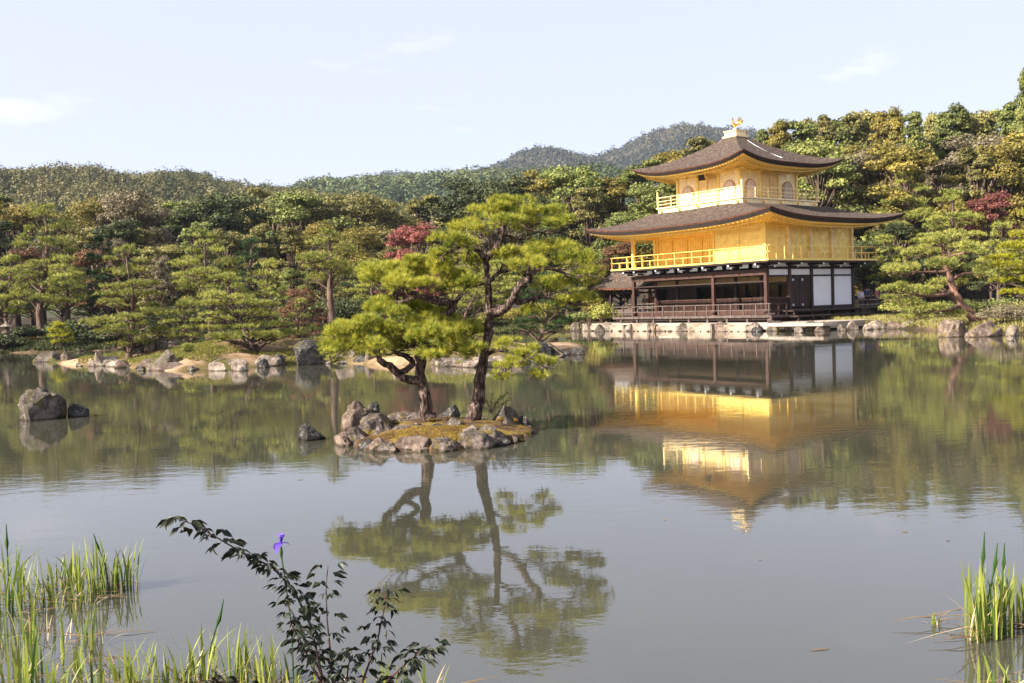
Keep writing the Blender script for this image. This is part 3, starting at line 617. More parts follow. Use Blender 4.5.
for k in range(4):
    for (u, v) in {(CU-HW+k*HW*2/3, CV-HW), (CU-HW, CV-HW+k*HW*2/3), (CU+HW, CV-HW+k*HW*2/3), (CU-HW+k*HW*2/3, CV+HW)}:
        if k in (0,) and (u, v) in ((CU-HW, CV-HW),) and False: continue
        d = MB(); bx(d, u-.09, u+.09, v-.09, v+.09, 8.262, 10.15); 
        if not any(abs(u-a_)+abs(v-b_) < .01 for a_, b_ in globals().setdefault('_seen3', [])): part(d, 'post', M['gold'])
        _seen3.append((u, v))
B3 = HW*2/3
for side in range(4):
    mt = 'gold_pale'
    d = MB()
    if side == 0: bx(d, CU-HW+.05, CU+HW-.05, CV-HW, CV-HW+.07, 8.262, 10.3)
    if side == 1: bx(d, CU-HW, CU-HW+.07, CV-HW+.071, CV+HW-.05, 8.262, 10.3)
    if side == 2: bx(d, CU-HW+.05, CU+HW-.05, CV+HW-.07, CV+HW, 8.262, 10.3)
    if side == 3: bx(d, CU+HW-.07, CU+HW, CV-HW+.071, CV+HW-.071, 8.262, 10.3)
    part(d, 'wall', M[mt])
def arch(w_, h_):                                     # bell-shaped window outline
    return [(-w_/2*1.08, 0), (w_/2*1.08, 0), (w_/2, h_*.35), (w_/2, h_*.62), (w_/2*.78, h_*.82), (w_/2*.4, h_*.95), (0, h_), (-w_/2*.4, h_*.95), (-w_/2*.78, h_*.82), (-w_/2, h_*.62), (-w_/2, h_*.35)]
for side in (0, 1):
    for b_ in (-1, 1):
        def T(a_, z, o_): return P3(CU+b_*B3+a_, CV-HW-o_, z) if side == 0 else P3(CU-HW-o_, CV+b_*B3+a_, z)
        nrm = Vector((0, -1, 0)) if side == 0 else Vector((1, 0, 0))
        d = MB(); d.prism([T(x*1.22, 8.36+z*1.06, .004) for x, z in arch(.86, 1.16)], nrm*.05); wo = part(d, 'window', M['frame_brown'])
        d = MB(); d.prism([T(x, 8.42+z*.98, .056) for x, z in arch(.80, 1.12)], nrm*.012); part(d, 'pane', M['paper'], parent=wo)
        d = MB()
        for x in (-.2, 0, .2): a0 = T(x, 8.42, .08); d.beam(a0, a0+Vector((0, 0, 1.02 if x else 1.09)), .03, .03)
        for z in (8.75, 9.1): d.beam(T(-.4, z, .082), T(.4, z, .082), .03, .03)
        part(d, 'mullion', M['gold_pale'], parent=wo)
    for s_ in (-1, 1):
        def T(a_, z, o_): return P3(CU+a_, CV-HW-o_, z) if side == 0 else P3(CU-HW-o_, CV+a_, z)
        d = MB(); x0, x1 = (s_*.40-.37, s_*.40+.37)
        p = [T(x0, 8.3, .003), T(x1, 8.3, .003), T(x1, 9.85, .003), T(x0, 9.85, .003)]; nrm = Vector((0, -1, 0)) if side == 0 else Vector((1, 0, 0))
        d.prism(p, nrm*.045); do = part(d, 'door', M['door_gold']); d = MB()
        for k in range(5): x = x0+.05+k*.16; d.beam(T(x, 8.35, .06), T(x, 9.8, .06), .035, .03)
        for z in (8.35, 8.8, 9.3, 9.78): d.beam(T(x0+.02, z, .064), T(x1-.02, z, .064), .035, .03)
        part(d, 'door_lattice', M['gold'], parent=do)
    d = MB()
    for x in (-.84, .84):
        d.beam(T(x, 8.27, .03), T(x, 9.95, .03), .07, .07)
    d.beam(T(-.9, 9.93, .036), T(.9, 9.93, .036), .07, .07); part(d, 'door_frame', M['gold'])
d = MB(); bx(d, CU-HW-.14, CU+HW+.14, CV-HW-.14, CV-HW+.1, 10.1, 10.28); bx(d, CU-HW-.14, CU-HW+.1, CV-HW+.11, CV+HW, 10.1, 10.28)
for k in range(7):
    q = -HW+k*HW/3
    for z, o_ in ((10.0, .2), (10.14, .42)):
        bx(d, CU+q-.07, CU+q+.07, CV-HW-o_, CV-HW-.1, z, z+.1); bx(d, CU-HW-o_, CU-HW-.1, CV+q-.07, CV+q+.07, z, z+.1)
part(d, 'eave_brackets', M['gold'])
ro2, pt2 = add_roof((CU, CV, 4.95, 4.95, .42, .42, 10.44, 0.56, 12.86), dict(thick=.25, curve=1.75, soffit_in=(2.2,), soffit_z=10.30), (38, 38), 2)
d = MB(); bx(d, CU-.62, CU+.62, CV-.62, CV+.62, 12.72, 12.84); bx(d, CU-.5, CU+.5, CV-.5, CV+.5, 12.843, 13.12); bx(d, CU-.56, CU+.56, CV-.56, CV+.56, 13.123, 13.2); part(d, 'finial_base', M['gold_pale'])
d = MB()                                               # lightning cable on the east slope
prev = None
for k in range(9):
    s = 0.0+0.012*k; t_ = 0.86-0.07*k; p = pt2(1, s, t_)+Vector((0, 0, .035))
    if prev is not None: d.beam(prev, p, .03, .03)
    prev = p
part(d, 'lightning_cable', M['metal_pale'])
# name board hung under the south eave of the top floor
c = P3(CU-.15, CV-HW-.75, 9.98); d = MB(); tz = Vector((0, -.45, 1)).normalized()
d.prism([c+Vector((-.28,0,0))-tz*.3, c+Vector((.28,0,0))-tz*.3, c+Vector((.28,0,0))+tz*.36, c+Vector((-.28,0,0))+tz*.36], Vector((0, .06, .02))); nb_ = part(d, 'name_board', M['wood_dark'])
d = MB(); f0 = Vector((0, -.03, -.01))
for a_, b_ in ((Vector((-.33,0,0))-tz*.36, Vector((.33,0,0))-tz*.36), (Vector((-.36,0,0))+tz*.42, Vector((.36,0,0))+tz*.42)): d.beam(c+a_+f0, c+b_+f0, .08, .06)
for s_ in (-1, 1): d.beam(c+Vector((.31*s_,0,0))-tz*.33+f0, c+Vector((.35*s_,0,0))+tz*.4+f0, .08, .06)
part(d, 'board_frame', M['gold_bright'], parent=nb_)
# phoenix on the roof: body, neck and head, lifted wings, tail plumes, legs, as one figure
def loft(mb, pts, rad, k=8): mb.tube(pts, rad, k)
ph = MB(); F0 = P3(CU, CV, 13.2)
def q(x, y, z): return F0+Vector((x, y, z))
loft(ph, [q(-.02,0,.30), q(0,-.06,.36), q(.02,-.16,.44), q(.03,-.24,.58), q(.03,-.27,.74), q(.03,-.31,.82), q(.03,-.40,.80)], [.05,.13,.12,.07,.045,.055,.012])
for s_ in (-1, 1):
    loft(ph, [q(s_*.06,0,.36), q(s_*.05,-.02,.15), q(s_*.05,-.04,0)], [.035,.02,.022], 6)
    for k, (l_, a_) in enumerate(((.52, 1.25), (.50, .95), (.44, .62), (.36, .3))):
        tip = q(s_*(.10+l_*math.cos(a_)), .10+.04*k, .42+l_*math.sin(a_)); ph.prism([q(s_*.08,-.08+.05*k,.44), q(s_*.08,.06+.05*k,.38), tip+Vector((0,.05,-.03)), tip], Vector((.02*s_, 0, .025)))
for k in range(5):
    x = (k-2)*.07; loft(ph, [q(x*.4,.08,.36), q(x,.28,.50+.03*abs(k-2)), q(x*1.8,.42,.72-.05*abs(k-2)), q(x*2.4,.46,.92-.10*abs(k-2))], [.05,.035,.045,.012], 6)
part(ph, 'phoenix_finial', M['gold_bright'], smooth=True)
# seated statues inside the ground floor
def statue(u, v, s, label):
    mb = MB(); mb.lathe((0,0,0), [(.42*s,0),(.46*s,.12*s),(.34*s,.2*s),(.42*s,.3*s)], 14); mb.lathe((0,0,0), [(.42*s,.3*s),(.40*s,.42*s),(.26*s,.55*s),(.25*s,.72*s),(.27*s,.86*s),(.20*s,.96*s),(.08*s,1.0*s),(.075*s,1.05*s),(.13*s,1.12*s),(.14*s,1.22*s),(.10*s,1.33*s),(.04*s,1.40*s)], 14, sq=.7)
    mb.tube([(-.27*s,0,.85*s), (-.33*s,-.05*s,.6*s), (-.12*s,-.22*s,.5*s)], [.08*s,.07*s,.05*s], 7); mb.tube([(.27*s,0,.85*s), (.33*s,-.05*s,.6*s), (.12*s,-.22*s,.5*s)], [.08*s,.07*s,.05*s], 7)
    o = mb.build('seated_statue', M['edge_dark'], smooth=True); o.matrix_world = pav_mw @ Matrix.Translation(P3(u, v, 1.205))
    return tag(o, label, 'statue')
pav_mw = Matrix.Translation((15.456, 59.609, 0)) @ Matrix.Rotation(TH-math.pi/2, 4, 'Z')
statue(.75*BAY, 2.1*BAY, 1.15, 'larger dark seated statue inside the pavilion nearest its corner post')
statue(2.45*BAY, 2.1*BAY, .9, 'smaller dark seated statue inside the pavilion beside the middle posts')
# small fishing deck with its own shingle roof on the west side
fd = empty('fishing_deck_pavilion', (0, 0, 0), 0, 'small open roofed deck on posts attached at the west side of the golden pavilion', 'pavilion'); fd.matrix_world = pav_mw
mb = MB(); u0, u1, v0, v1 = 12.0, 17.9, 1.0, 4.8; ze, zr = 2.94, 4.25; n0 = 0
prof = [(v0, ze), (v0+.5, ze+.20), (v0+1.05, ze+.52), ((v0+v1)/2, zr), (v1-1.05, ze+.52), (v1-.5, ze+.20), (v1, ze)]
for k in range(9):
    u = u0+(u1-u0)*k/8
    for (v, z) in prof: mb.v.append(tuple(P3(min(u, u1-(0.9*((z-ze)/(zr-ze)) if k == 8 else 0)), v, z + (0.10*(k/8)**4*(1-(z-ze)/(zr-ze))))))
for k in range(8):
    for j in range(6): a_ = k*7+j; mb.f.append((a_, a_+1, a_+8, a_+7)); mb.mi.append(0)
mb.f.append(tuple(range(56, 63))); mb.mi.append(0)
part(mb, 'roof', M['shingle'], parent=fd)
mb = MB(); 
for (v, z) in ((v0, ze), (v1, ze)): mb.beam(P3(u0, v, z-.09), P3(u1, v, z+.01), .10, .14)
mb.beam(P3(u1-.03, v0, ze-.02), P3(u1-.03, v1, ze-.02), .08, .12); part(mb, 'roof_edge', M['shingle_edge'], parent=fd)
mb = MB(); mb.beam(P3(u0, (v0+v1)/2, zr+.07), P3(u1-.9, (v0+v1)/2, zr+.07), .35, .2); part(mb, 'ridge_cap', M['metal_pale'], parent=fd)
for u in (16.0, 13.6):
    for v in (1.65, 4.1): mb = MB(); bx(mb, u-.09, u+.09, v-.09, v+.09, -.6, 2.86); part(mb, 'post', M['wood_dark'], parent=fd)
mb = MB(); bx(mb, 12.8, 16.3, 1.4, 4.3, .95, 1.07); bx(mb, 12.8, 16.3, 1.38, 1.44, 1.1, 1.4); part(mb, 'deck', M['wood_grey'], parent=fd)
mb = MB(); mb.beam(P3(12.6, 1.65, 2.6), P3(16.2, 1.65, 2.6), .1, .14); mb.beam(P3(12.6, 4.1, 2.6), P3(16.2, 4.1, 2.6), .1, .14); railing(mb, [(16.2, 4.2), (16.2, 1.45), (12.9, 1.45)], 1.07, .55, .9, .05, .04, (.5,), sticks=False); part(mb, 'railing', M['wood_dark'], parent=fd)

# ------------------------------------------------------------------ rocks
import bmesh
def rock_mesh(name, sx, sy, sz, seed, mat, sub=3, cuts=11, rough=.09):
    bm = bmesh.new(); bmesh.ops.create_icosphere(bm, subdivisions=sub, radius=1); P = np.array([v.co for v in bm.verts])
    r = np.random.RandomState(seed)
    for _ in range(cuts):
        d = unit(r.normal(size=3)); h = r.uniform(.48, .85); dd = P@d; P = P - np.outer(np.maximum(dd-h, 0), d)*.92
    wv = Waves(seed, 2.4, 3); w5 = Waves(seed+7, 9, 3); P = P*(1+rough*wv(P)+rough*.55*(1-2*np.abs(w5(P)))*1.0)[:, None]
    P /= np.array([np.abs(P[:, 0]).max(), np.abs(P[:, 1]).max(), P[:, 2].max()])
    P[:, 2] = np.maximum(P[:, 2], -.55)
    P = P*np.array([sx, sy, sz])
    for v, p in zip(bm.verts, P): v.co = p
    me = bpy.data.meshes.new(name); bm.to_mesh(me); bm.free(); me.materials.append(mat)
    me.polygons.foreach_set('use_smooth', [False]*len(me.polygons))
    return me
ORD = ['first','second','third','fourth','fifth','sixth','seventh','eighth','ninth','tenth','eleventh','twelfth','thirteenth','fourteenth','fifteenth','sixteenth','seventeenth','eighteenth','nineteenth','twentieth']
def ordinal(i):
    if i < 20: return ORD[i]
    tens = {2:'twenty',3:'thirty',4:'forty',5:'fifty',6:'sixty',7:'seventy',8:'eighty'}; q, r_ = divmod(i+1, 10)
    if r_ == 0: return {2:'twentieth',3:'thirtieth',4:'fortieth',5:'fiftieth',6:'sixtieth',7:'seventieth',8:'eightieth'}[q]
    return tens[q]+' '+ORD[r_-1]
def rock_px(px, base, wpx, hpx, mat, seed, label, z=0.0, depth=None, name='rock', group=None, cat='rock', sub=3, rough=.10, Y=None, rz=None):
    p = at(px, base, z) if Y is None else atY(px, base, Y); s = p.y/F_PX; sx = wpx*s/2; sy = depth or sx*.8; sz = hpx*s
    me = rock_mesh(name, sx, sy, sz, seed, M[mat], sub, rough=rough)
    o = link(name, me, loc=(p.x, p.y+sy*.75, p.z)); o.rotation_euler = (0, 0, random.Random(seed).uniform(-.25, .25) if rz is None else rz)
    return tag(o, label, cat, group)
rock_px(34, 421, 42, 33, 'rock_grey', 11, 'large grey boulder with pinkish top standing alone in the pond', depth=.42, sub=4)
rock_px(75, 417.5, 27, 14, 'rock_dark', 12, 'low dark rock in the water beside the large lone boulder', depth=.25, sub=4)
rock_px(310.5, 441, 26, 17, 'rock_dark', 13, 'small dark peaked rock in the water left of the pine islet', depth=.18, sub=4)
rock_px(578, 355, 17, 7, 'rock_dark', 14, 'small dark rock alone in open water right of the garden island')
rock_px(552, 357, 30, 14, 'rock_grey', 15, 'sloping grey rock at the right tip of the garden island', depth=.7)
rock_px(541, 358, 26, 16, 'rock_dark', 16, 'dark rock under the black-green pine at the island tip', depth=.6)
rock_px(958, 337, 33, 18, 'rock_pink', 21, 'rounded pinkish boulder in the water in front of the leaning pine', depth=.6, sub=4)
rock_px(987, 337, 47, 17, 'rock_pink', 22, 'wide low pinkish boulder beside the rounded one below the leaning pine', depth=.7, sub=4)
rock_px(1016, 336, 16, 11, 'rock_pale', 23, 'white rock at the foot of the low brownish mound at the right bank')
rock_px(1012, 341, 9, 5, 'rock_pale', 24, 'tiny pale stone in the water just below the white rock')
# rocks round the garden island: px, base y, width, height, material, label
isl = [(51,361,11,10,'rock_pale','squarish pale rock at the left tip of the garden island'),(66,362,13,11,'rock_pink','pink-grey rock on the sandy left tip of the garden island'),
 (89,353,11,9,'rock_pale','rounded white-grey rock on the sand above the left tip'),(96,365,12,6,'rock_grey','low grey shore stone left of the three pale ones'),(108,366,12,7,'rock_pale','pale shore stone below the layered pine'),(121,368,18,8,'rock_pink','wide reddish shore stone below the layered pine'),(114,361,8,8,'rock_grey','upright small stone behind the reddish shore stone'),
 (98,352,13,16,'rock_pale','tall white standing stone beside the layered pine'),(151,345,11,14,'rock_grey','upright grey stone between pine trunks on the island'),(163,345,18,12,'rock_grey','broad grey rock behind the upright stone'),(172,350,14,11,'rock_pale','pale block stone behind the mossy mound'),(136,350,14,9,'rock_dark','dark rock at the foot of the layered pine trunks'),
 (165,370,31,20,'rock_grey','big grey boulder at the water next to the yellow-green mound'),(216,371,24,9,'rock_pale','flat pale stone at the water left of the dark leaning trunk'),(238,371,20,12,'rock_pale','pale boulder at the water just left of the leaning trunk'),(249,361,12,8,'rock_grey','grey rock above the leaning trunk foot'),(262,368,14,10,'rock_dark','dark rock at the foot of the leaning trunk'),
 (279,365,16,12,'rock_dark','mossy dark block left of the black boulder'),(306,365,31,25,'rock_dark','big black boulder at the water edge of the garden island'),(285,351,8,9,'rock_dark','small standing dark stone on the sand behind the black boulder'),(326,364,14,14,'rock_grey','grey rock touching the black boulder on its right'),
 (344,363,24,17,'rock_pale','broad pale rock at the shore right of the black boulder'),(368,364,14,15,'rock_pink','narrow pinkish rock with flat top behind the low pine'),(385,363,11,10,'rock_pale','small pale rock left of the pointed shore stone'),(397,363,14,18,'rock_pale','pointed pale stone on the island shore'),(412,364,12,8,'rock_grey','small grey shore rock behind the left islet trunk'),
 (443,366,26,7,'rock_pale','long flat pale shore stone behind the islet pines'),(458,366,16,9,'rock_pale','pale stone behind the gap between the islet trunks'),(478,366,20,12,'rock_pale','tilted pale slab behind the right islet trunk'),(497,366,22,10,'rock_pale','pale slab half hidden by the low pine branch'),(516,365,20,9,'rock_pink','pink-grey slab under the low pine branch'),(531,362,16,8,'rock_grey','grey slab next to the sloping tip rock'),
 (205,362,9,9,'rock_grey','small grey rock on the sand left of the leaning trunk'),(140,371,10,5,'rock_grey','low stone between the reddish stone and the big boulder'),(190,371,9,5,'rock_grey','low stone just right of the big grey boulder'),(226,354,22,7,'rock_dark','dark rock under the wide pine'),(430,352,20,8,'rock_pale','pale rock up the sandy slope behind the islet pines')]
for i, (px, by, w_, h_, mt, lb) in enumerate(isl):
    base = by; z = 0.0; Y = None
    if by < 358 and px < 500: 
        Y = 39.5 if px < 120 else 41.0; q_ = atY(px, by, Y); zz = ground_z(q_.x, q_.y); o = rock_px(px, by, w_, h_, mt, 100+i, lb, Y=Y, group='rocks of the garden island'); o.location.z = min(o.location.z, ground_z(o.location.x, o.location.y)+.05)
    else: rock_px(px, by, w_, h_, mt, 100+i, lb, group='rocks of the garden island')
# rocks of the far shore either side of the pavilion
far = [(566,330,10,7,'rock_pale','pale rock'),(577,331,13,9,'rock_grey','grey rock'),(590,331,12,8,'rock_pale','pale rock'),(600,332,12,8,'rock_grey','grey rock')]
for i, (px, by, w_, h_, mt, lb) in enumerate(far): rock_px(px, by, w_, h_, mt, 160+i, lb+', '+ordinal(i)+' from the left on the far shore left of the pavilion', group='rocks left of the pavilion')
rt_ = [(855,330,20,10,'rock_pale'),(869,330,13,6,'rock_pale'),(881,329,24,9,'rock_pale'),(897,329,18,8,'rock_pink'),(910,329,20,8,'rock_pale'),(917,328,10,8,'rock_grey'),(926,329,9,6,'rock_dark')]
for i, (px, by, w_, h_, mt) in enumerate(rt_): rock_px(px, by, w_, h_, mt, 170+i, 'shore rock right of the pavilion, '+ordinal(i)+' from the left of its row', group='rocks right of the pavilion')
for i, (px, by, w_, h_, mt) in enumerate([(0,352,10,12,'rock_grey'),(40,351,9,10,'rock_grey'),(80,331,22,12,'rock_dark'),(64,345,8,5,'rock_grey')]):
    o = rock_px(px, by, w_, h_, mt, 180+i, 'grey rock on the left bank, '+ordinal(i)+' from the frame edge', Y=60+i, group='rocks of the left bank')

# stone footing of the pavilion: alternate cream slabs and boulders
def uvw(u, v, z=0.0): return pav_mw @ P3(u, v, z)
u = 15.6; k = 0; rnd = random.Random(4)
while u > -5.4:
    if k % 2 == 0 and u > -1.4:
        wd = rnd.uniform(1.3, 2.0); mb = MB(); mb.box(-wd/2, wd/2, -.3, .5, -.4, .42+rnd.uniform(-.14, .08))
        me = mesh_from('footing_slab', mb.v, mb.f, [M['stone_cream']]); bm = bmesh.new(); bm.from_mesh(me); bmesh.ops.bevel(bm, geom=bm.edges[:], offset=.05, segments=2, affect='EDGES')
        bmesh.ops.subdivide_edges(bm, edges=bm.edges[:], cuts=2); wv = Waves(k, 3, 3)
        for v_ in bm.verts: v_.co *= 1+.04*float(wv(np.array(v_.co)))
        bm.to_mesh(me); bm.free(); name = 'footing_slab'
        lab = 'cream stone slab of the pavilion footing, '+ordinal(k//2)+' slab from its left end'; cat = 'stone slab'
    else:
        wd = rnd.uniform(.75, 1.2); me = rock_mesh('footing_boulder', wd/2*1.1, .45, rnd.uniform(.45, .62), 300+k, M[rnd.choice(['rock_pale','rock_pink','rock_grey'])], 3); name = 'footing_boulder'
        lab = 'rough boulder of the pavilion footing, boulder '+ordinal(k if u < -1.4 else k//2)+(' in the whole row' if u < -1.4 else ' from its left end'); cat = 'boulder'
    u -= wd/2; p = uvw(u, -2.75 if u > -1.4 else -2.0, 0); o = link(name, me, loc=p); o.rotation_euler = (0, 0, TH-math.pi/2); tag(o, lab, cat, 'footing stones of the pavilion'); u -= wd/2; k += 1
for i in range(34):
    u = 15.4-i*.5+rnd.uniform(-.15, .15); sz_ = rnd.uniform(.08, .22); p = uvw(u, -3.32+rnd.uniform(-.1, .12), 0)
    o = link('footing_stone', rock_mesh('footing_stone', sz_, sz_*.8, sz_*rnd.uniform(.5, .9), 500+i, M[rnd.choice(['rock_pale','rock_pink','rock_grey','rock_pale'])], 2), loc=p); o.rotation_euler = (0, 0, rnd.uniform(0, 3)); tag(o, 'small stone at the water in front of the pavilion footing, '+ordinal(i)+' from left', 'stone', 'small stones before the footing')
# ground platform and landing slab
mb = MB(); mb.prism([uvw(15.8,-2.4,.1), uvw(-4.6,-2.3,.1), uvw(-4.9,8.9,.1), uvw(-5.2,14,.1), uvw(15.8,14,.1)], Vector((0,0,.36))); tag(mb.build('pavilion_terrace', M['gravel']), kind='structure')
mb = MB(); mb.prism([uvw(-2.6,-3.0,.30), uvw(-4.2,-3.1,.30), uvw(-5.9,-2.5,.30), uvw(-6.1,-1.5,.30), uvw(-5.0,-2.0,.30), uvw(-2.6,-2.3,.30)], Vector((0,0,.14)))
tag(mb.build('landing_slab', M['gravel']), 'flat pale stone landing over the water beside the pavilion corner', 'landing')
for i, (px, by, w_, h_, mt) in enumerate([(757,332,13,5,'rock_dark'),(799,333,10,6,'rock_pale'),(820,332,11,6,'rock_pink'),(844,331,11,7,'rock_grey')]):
    rock_px(px, by, w_, h_, mt, 190+i, ['flat dark','pale','pinkish','grey'][i]+' rock in the water below the pavilion landing', group='rocks below the landing')
mb = MB(); q0 = uvw(-1.95, -2.0, .5); mb.box(q0.x-.18, q0.x+.18, q0.y-.12, q0.y+.12, .4, .62); mb.tube([(q0.x, q0.y, .62), (q0.x, q0.y, .95)], [.09, .07], 8); mb.box(q0.x-.22, q0.x+.22, q0.y-.08, q0.y+.08, .95, 1.03)
tag(mb.build('mooring_post', M['wood_grey']), 'short grey mooring post on the landing at the pavilion corner', 'post')

# ------------------------------------------------------------------ the pine islet: rocks
I3 = []
isr = [ # px, waterline y, w, h, z, depth, mat, label
 (361,431,36,28,.0,.30,'rock_pink','big slanted pinkish rock at the left end of the pine islet'),(374,423,15,20,.08,.12,'rock_dark','dark slab leaning on the slanted rock of the pine islet'),
 (352,446,30,17,0,.25,'rock_fine','rough low rock at the left waterline of the pine islet'),(375,439,42,22,.06,.25,'rock_fine','grey-pink ridge stone behind the left waterline rock of the islet'),
 (375,452,24,13,0,.14,'rock_pink','small reddish block at the left front of the pine islet'),(413,452,38,14,0,.16,'rock_pink','long pinkish front stone of the pine islet'),(442,452,27,13,0,.15,'rock_fine','cracked front stone right of the long pinkish one'),
 (472,450,36,18,0,.2,'rock_fine','dark weathered front stone below the right trunk'),(493,446,25,13,0,.18,'rock_fine','yellow-mossed front stone at the right of the islet'),(507,430,32,23,.06,.22,'rock_grey','high square grey rock at the right end of the islet'),
 (524,432,15,15,0,.15,'rock_dark','dark rounded rock at the extreme right of the islet'),(405,421,34,8,.14,.2,'rock_fine','flat rock between the slanted rock and the left trunk'),(450,417,24,11,.14,.16,'rock_dark','brown rounded rock between the two trunks'),
 (459,432,24,13,.12,.14,'rock_grey','grey rock in front of the right trunk'),(466,437,18,11,.10,.10,'rock_pale','pale lichen rock in front of the right trunk'),(418,429,8,5,.16,.05,'rock_dark','little dark stone lying on the islet moss'),(426,426,7,4,.16,.05,'rock_dark','smallest dark stone on the moss near the left trunk'),(478,430,10,6,.12,.07,'rock_grey','small round stone right of the grey rocks on the islet'),
 (390,431,22,12,.1,.14,'rock_fine','rough stone in the middle left of the islet'),(512,443,16,7,0,.12,'rock_fine','low stone under the high square rock'),
 (396,440,30,13,.06,.2,'rock_fine','rough brown rock in the left middle of the islet'),(372,431,24,16,.05,.2,'rock_fine','rough rock between the slanted rock and the ridge stone'),(488,438,26,11,.1,.18,'rock_fine','brown rock between the front stones and the sapling'),(440,432,18,7,.14,.12,'rock_dark','flat dark stone in the centre of the islet moss'),(410,433,18,8,.12,.12,'rock_pink','flat pinkish stone left of the little dark stones')]
for i, (px, by, w_, h_, z, dp, mt, lb) in enumerate(isr):
    rock_px(px, by, w_*1.22, h_*1.05, mt, 200+i, lb, z=z, depth=dp*1.35, group='rocks of the pine islet', sub=4, rough=.10)

# ------------------------------------------------------------------ the two islet pines (trunks traced, each branch at its own depth)
def tr(pts, Y0): return [atY(x, y, Y0+dy) for x, y, dy in pts]
Y1 = 14.75; s1 = Y1/F_PX
def pads_px(lst, Y0, k): 
    out = []
    for (x, y, rx, rz, dy, ry, ax, ay, ady) in lst: out.append((atY(x, y, Y0+dy), (rx*k*1.12, ry*1.1, rz*k*1.1), atY(ax, ay, Y0+ady)))
    return out
g = (0,0,0)
base = atY(427, 418, Y1); pl = empty('islet_pine', base, 0, 'low spreading pine with bright yellow-green pads leaning left on the pine islet', 'pine tree', 'pines of the islet')
trk = [
 (tr([(431,421,0),(426,413,0),(424,392,0),(421,377,.02),(421,362,.03),(420,348,.05),(421,334,.06),(437,321,.08),(452,310,.05),(450,303,0),(434,301,-.05),(416,295,-.08),(398,287,-.05),(377,283,.0)],Y1), [.14,.098,.084,.078,.073,.085,.08,.072,.065,.06,.055,.045,.03,.02]),
 (tr([(421,381,0),(410,380,-.05),(400,375,-.1),(390,366,-.15),(379,360,-.2),(378,352,-.22),(366,346,-.25),(345,343,-.3)],Y1), [.075,.065,.06,.055,.045,.035,.028,.015]),
 (tr([(399,374,-.1),(409,368,-.05),(412,362,0),(405,356,.05),(394,352,.1),(380,340,.2)],Y1), [.05,.045,.045,.04,.03,.018]),
 (tr([(421,350,.04),(408,343,.2),(392,330,.35)],Y1), [.05,.035,.02]), (tr([(424,344,.05),(440,348,-.1),(458,350,-.2),(470,354,-.25)],Y1), [.045,.035,.025,.014]),
 (tr([(418,296,-.08),(400,302,.15),(384,300,.3)],Y1), [.03,.022,.014]), (tr([(452,308,.05),(462,292,.2),(470,285,.3)],Y1), [.045,.03,.016])]
PL = [ # x,y,rx,rz,dy,ry, anchor
 (378,280,30,13,0,.42,400,288,-.05),(408,270,32,13,.1,.45,405,288,-.05),(440,274,32,14,.15,.45,425,298,-.06),(462,284,26,13,.2,.38,450,304,0),(412,284,34,11,-.35,.35,416,295,-.08),(378,272,22,9,.4,.3,400,302,.15),
 (384,310,28,11,.3,.4,392,330,.35),(410,312,30,12,.2,.42,405,338,.2),(440,318,26,11,.35,.38,437,321,.08),
 (346,338,27,15,-.25,.42,360,345,-.25),(372,332,30,15,-.15,.45,378,352,-.2),(402,336,30,15,-.1,.45,396,352,.1),(430,340,30,14,-.2,.42,424,345,.05),(456,338,24,12,-.1,.35,458,350,-.2),(337,352,20,11,-.35,.32,350,344,-.3),(366,349,26,11,-.5,.3,366,346,-.25),(398,350,28,12,.35,.32,394,352,.1),(436,357,20,8,-.35,.25,440,348,-.1),
 (468,350,16,8,-.25,.22,468,354,-.25),(470,330,16,9,.1,.25,458,348,-.2),(424,327,24,10,.1,.32,421,340,.05)]
pine_parts('p', trk, pads_px(PL, Y1, s1), 1, M['needle_bright'], M['bark'], pl, L=.088, W=.0056, nn=20, dens=620, twig=.006, org=base)
base = atY(474, 418, Y1); pr = empty('islet_pine', base, 0, 'tall slender pine with forked trunk and open crown on the pine islet', 'pine tree', 'pines of the islet')
trk = [
 (tr([(472,423,0),(474,414,0),(479,391,.02),(484,357,.05),(488.5,325,.06),(489,294,.06),(487,275,.05),(486,259,.05)],Y1), [.128,.10,.084,.075,.065,.048,.045,.042]),
 (tr([(486,260,.05),(478,251,0),(469,248,-.05),(462,246,-.1),(450,252,-.15),(442,256,-.2)],Y1), [.045,.036,.03,.026,.018,.01]),
 (tr([(486,260,.05),(493,251,.1),(499,245,.12),(502,233,.15),(506,222,.15),(509,215,.15),(515,220,.1),(527,228,.05),(540,232,0)],Y1), [.05,.05,.045,.04,.036,.03,.022,.016,.01]),
 (tr([(488,318,.06),(494,313,0),(507,307,-.1),(516,293,-.2),(520,284,-.25),(528,279,-.3),(531,272,-.3),(547,268,-.35),(565,273,-.4),(580,276,-.4)],Y1), [.075,.068,.062,.058,.055,.05,.04,.028,.018,.009]),
 (tr([(513,299,-.15),(520,303,-.1),(534,298,-.1),(549,298,0),(565,302,.1)],Y1), [.045,.04,.03,.02,.01]),
 (tr([(487,284,.05),(492,279,.1),(500,272,.2),(510,270,.3),(522,262,.4)],Y1), [.035,.032,.028,.022,.012]),
 (tr([(484,356,.05),(497,350,-.1),(510,352,-.25),(527,357,-.3),(544,364,-.35)],Y1), [.035,.03,.025,.018,.01]),
 (tr([(487,330,.05),(478,332,.2),(466,336,.3)],Y1), [.03,.02,.01]), (tr([(486,345,.05),(474,347,-.15),(460,352,-.2)],Y1), [.03,.02,.01]),
 (tr([(528,280,-.3),(530,262,-.3),(536,255,-.3)],Y1), [.025,.016,.008]), (tr([(502,234,.15),(514,238,.3),(524,240,.4)],Y1), [.025,.018,.01]), (tr([(506,222,.15),(496,214,.2),(490,208,.3)],Y1), [.022,.016,.01])]
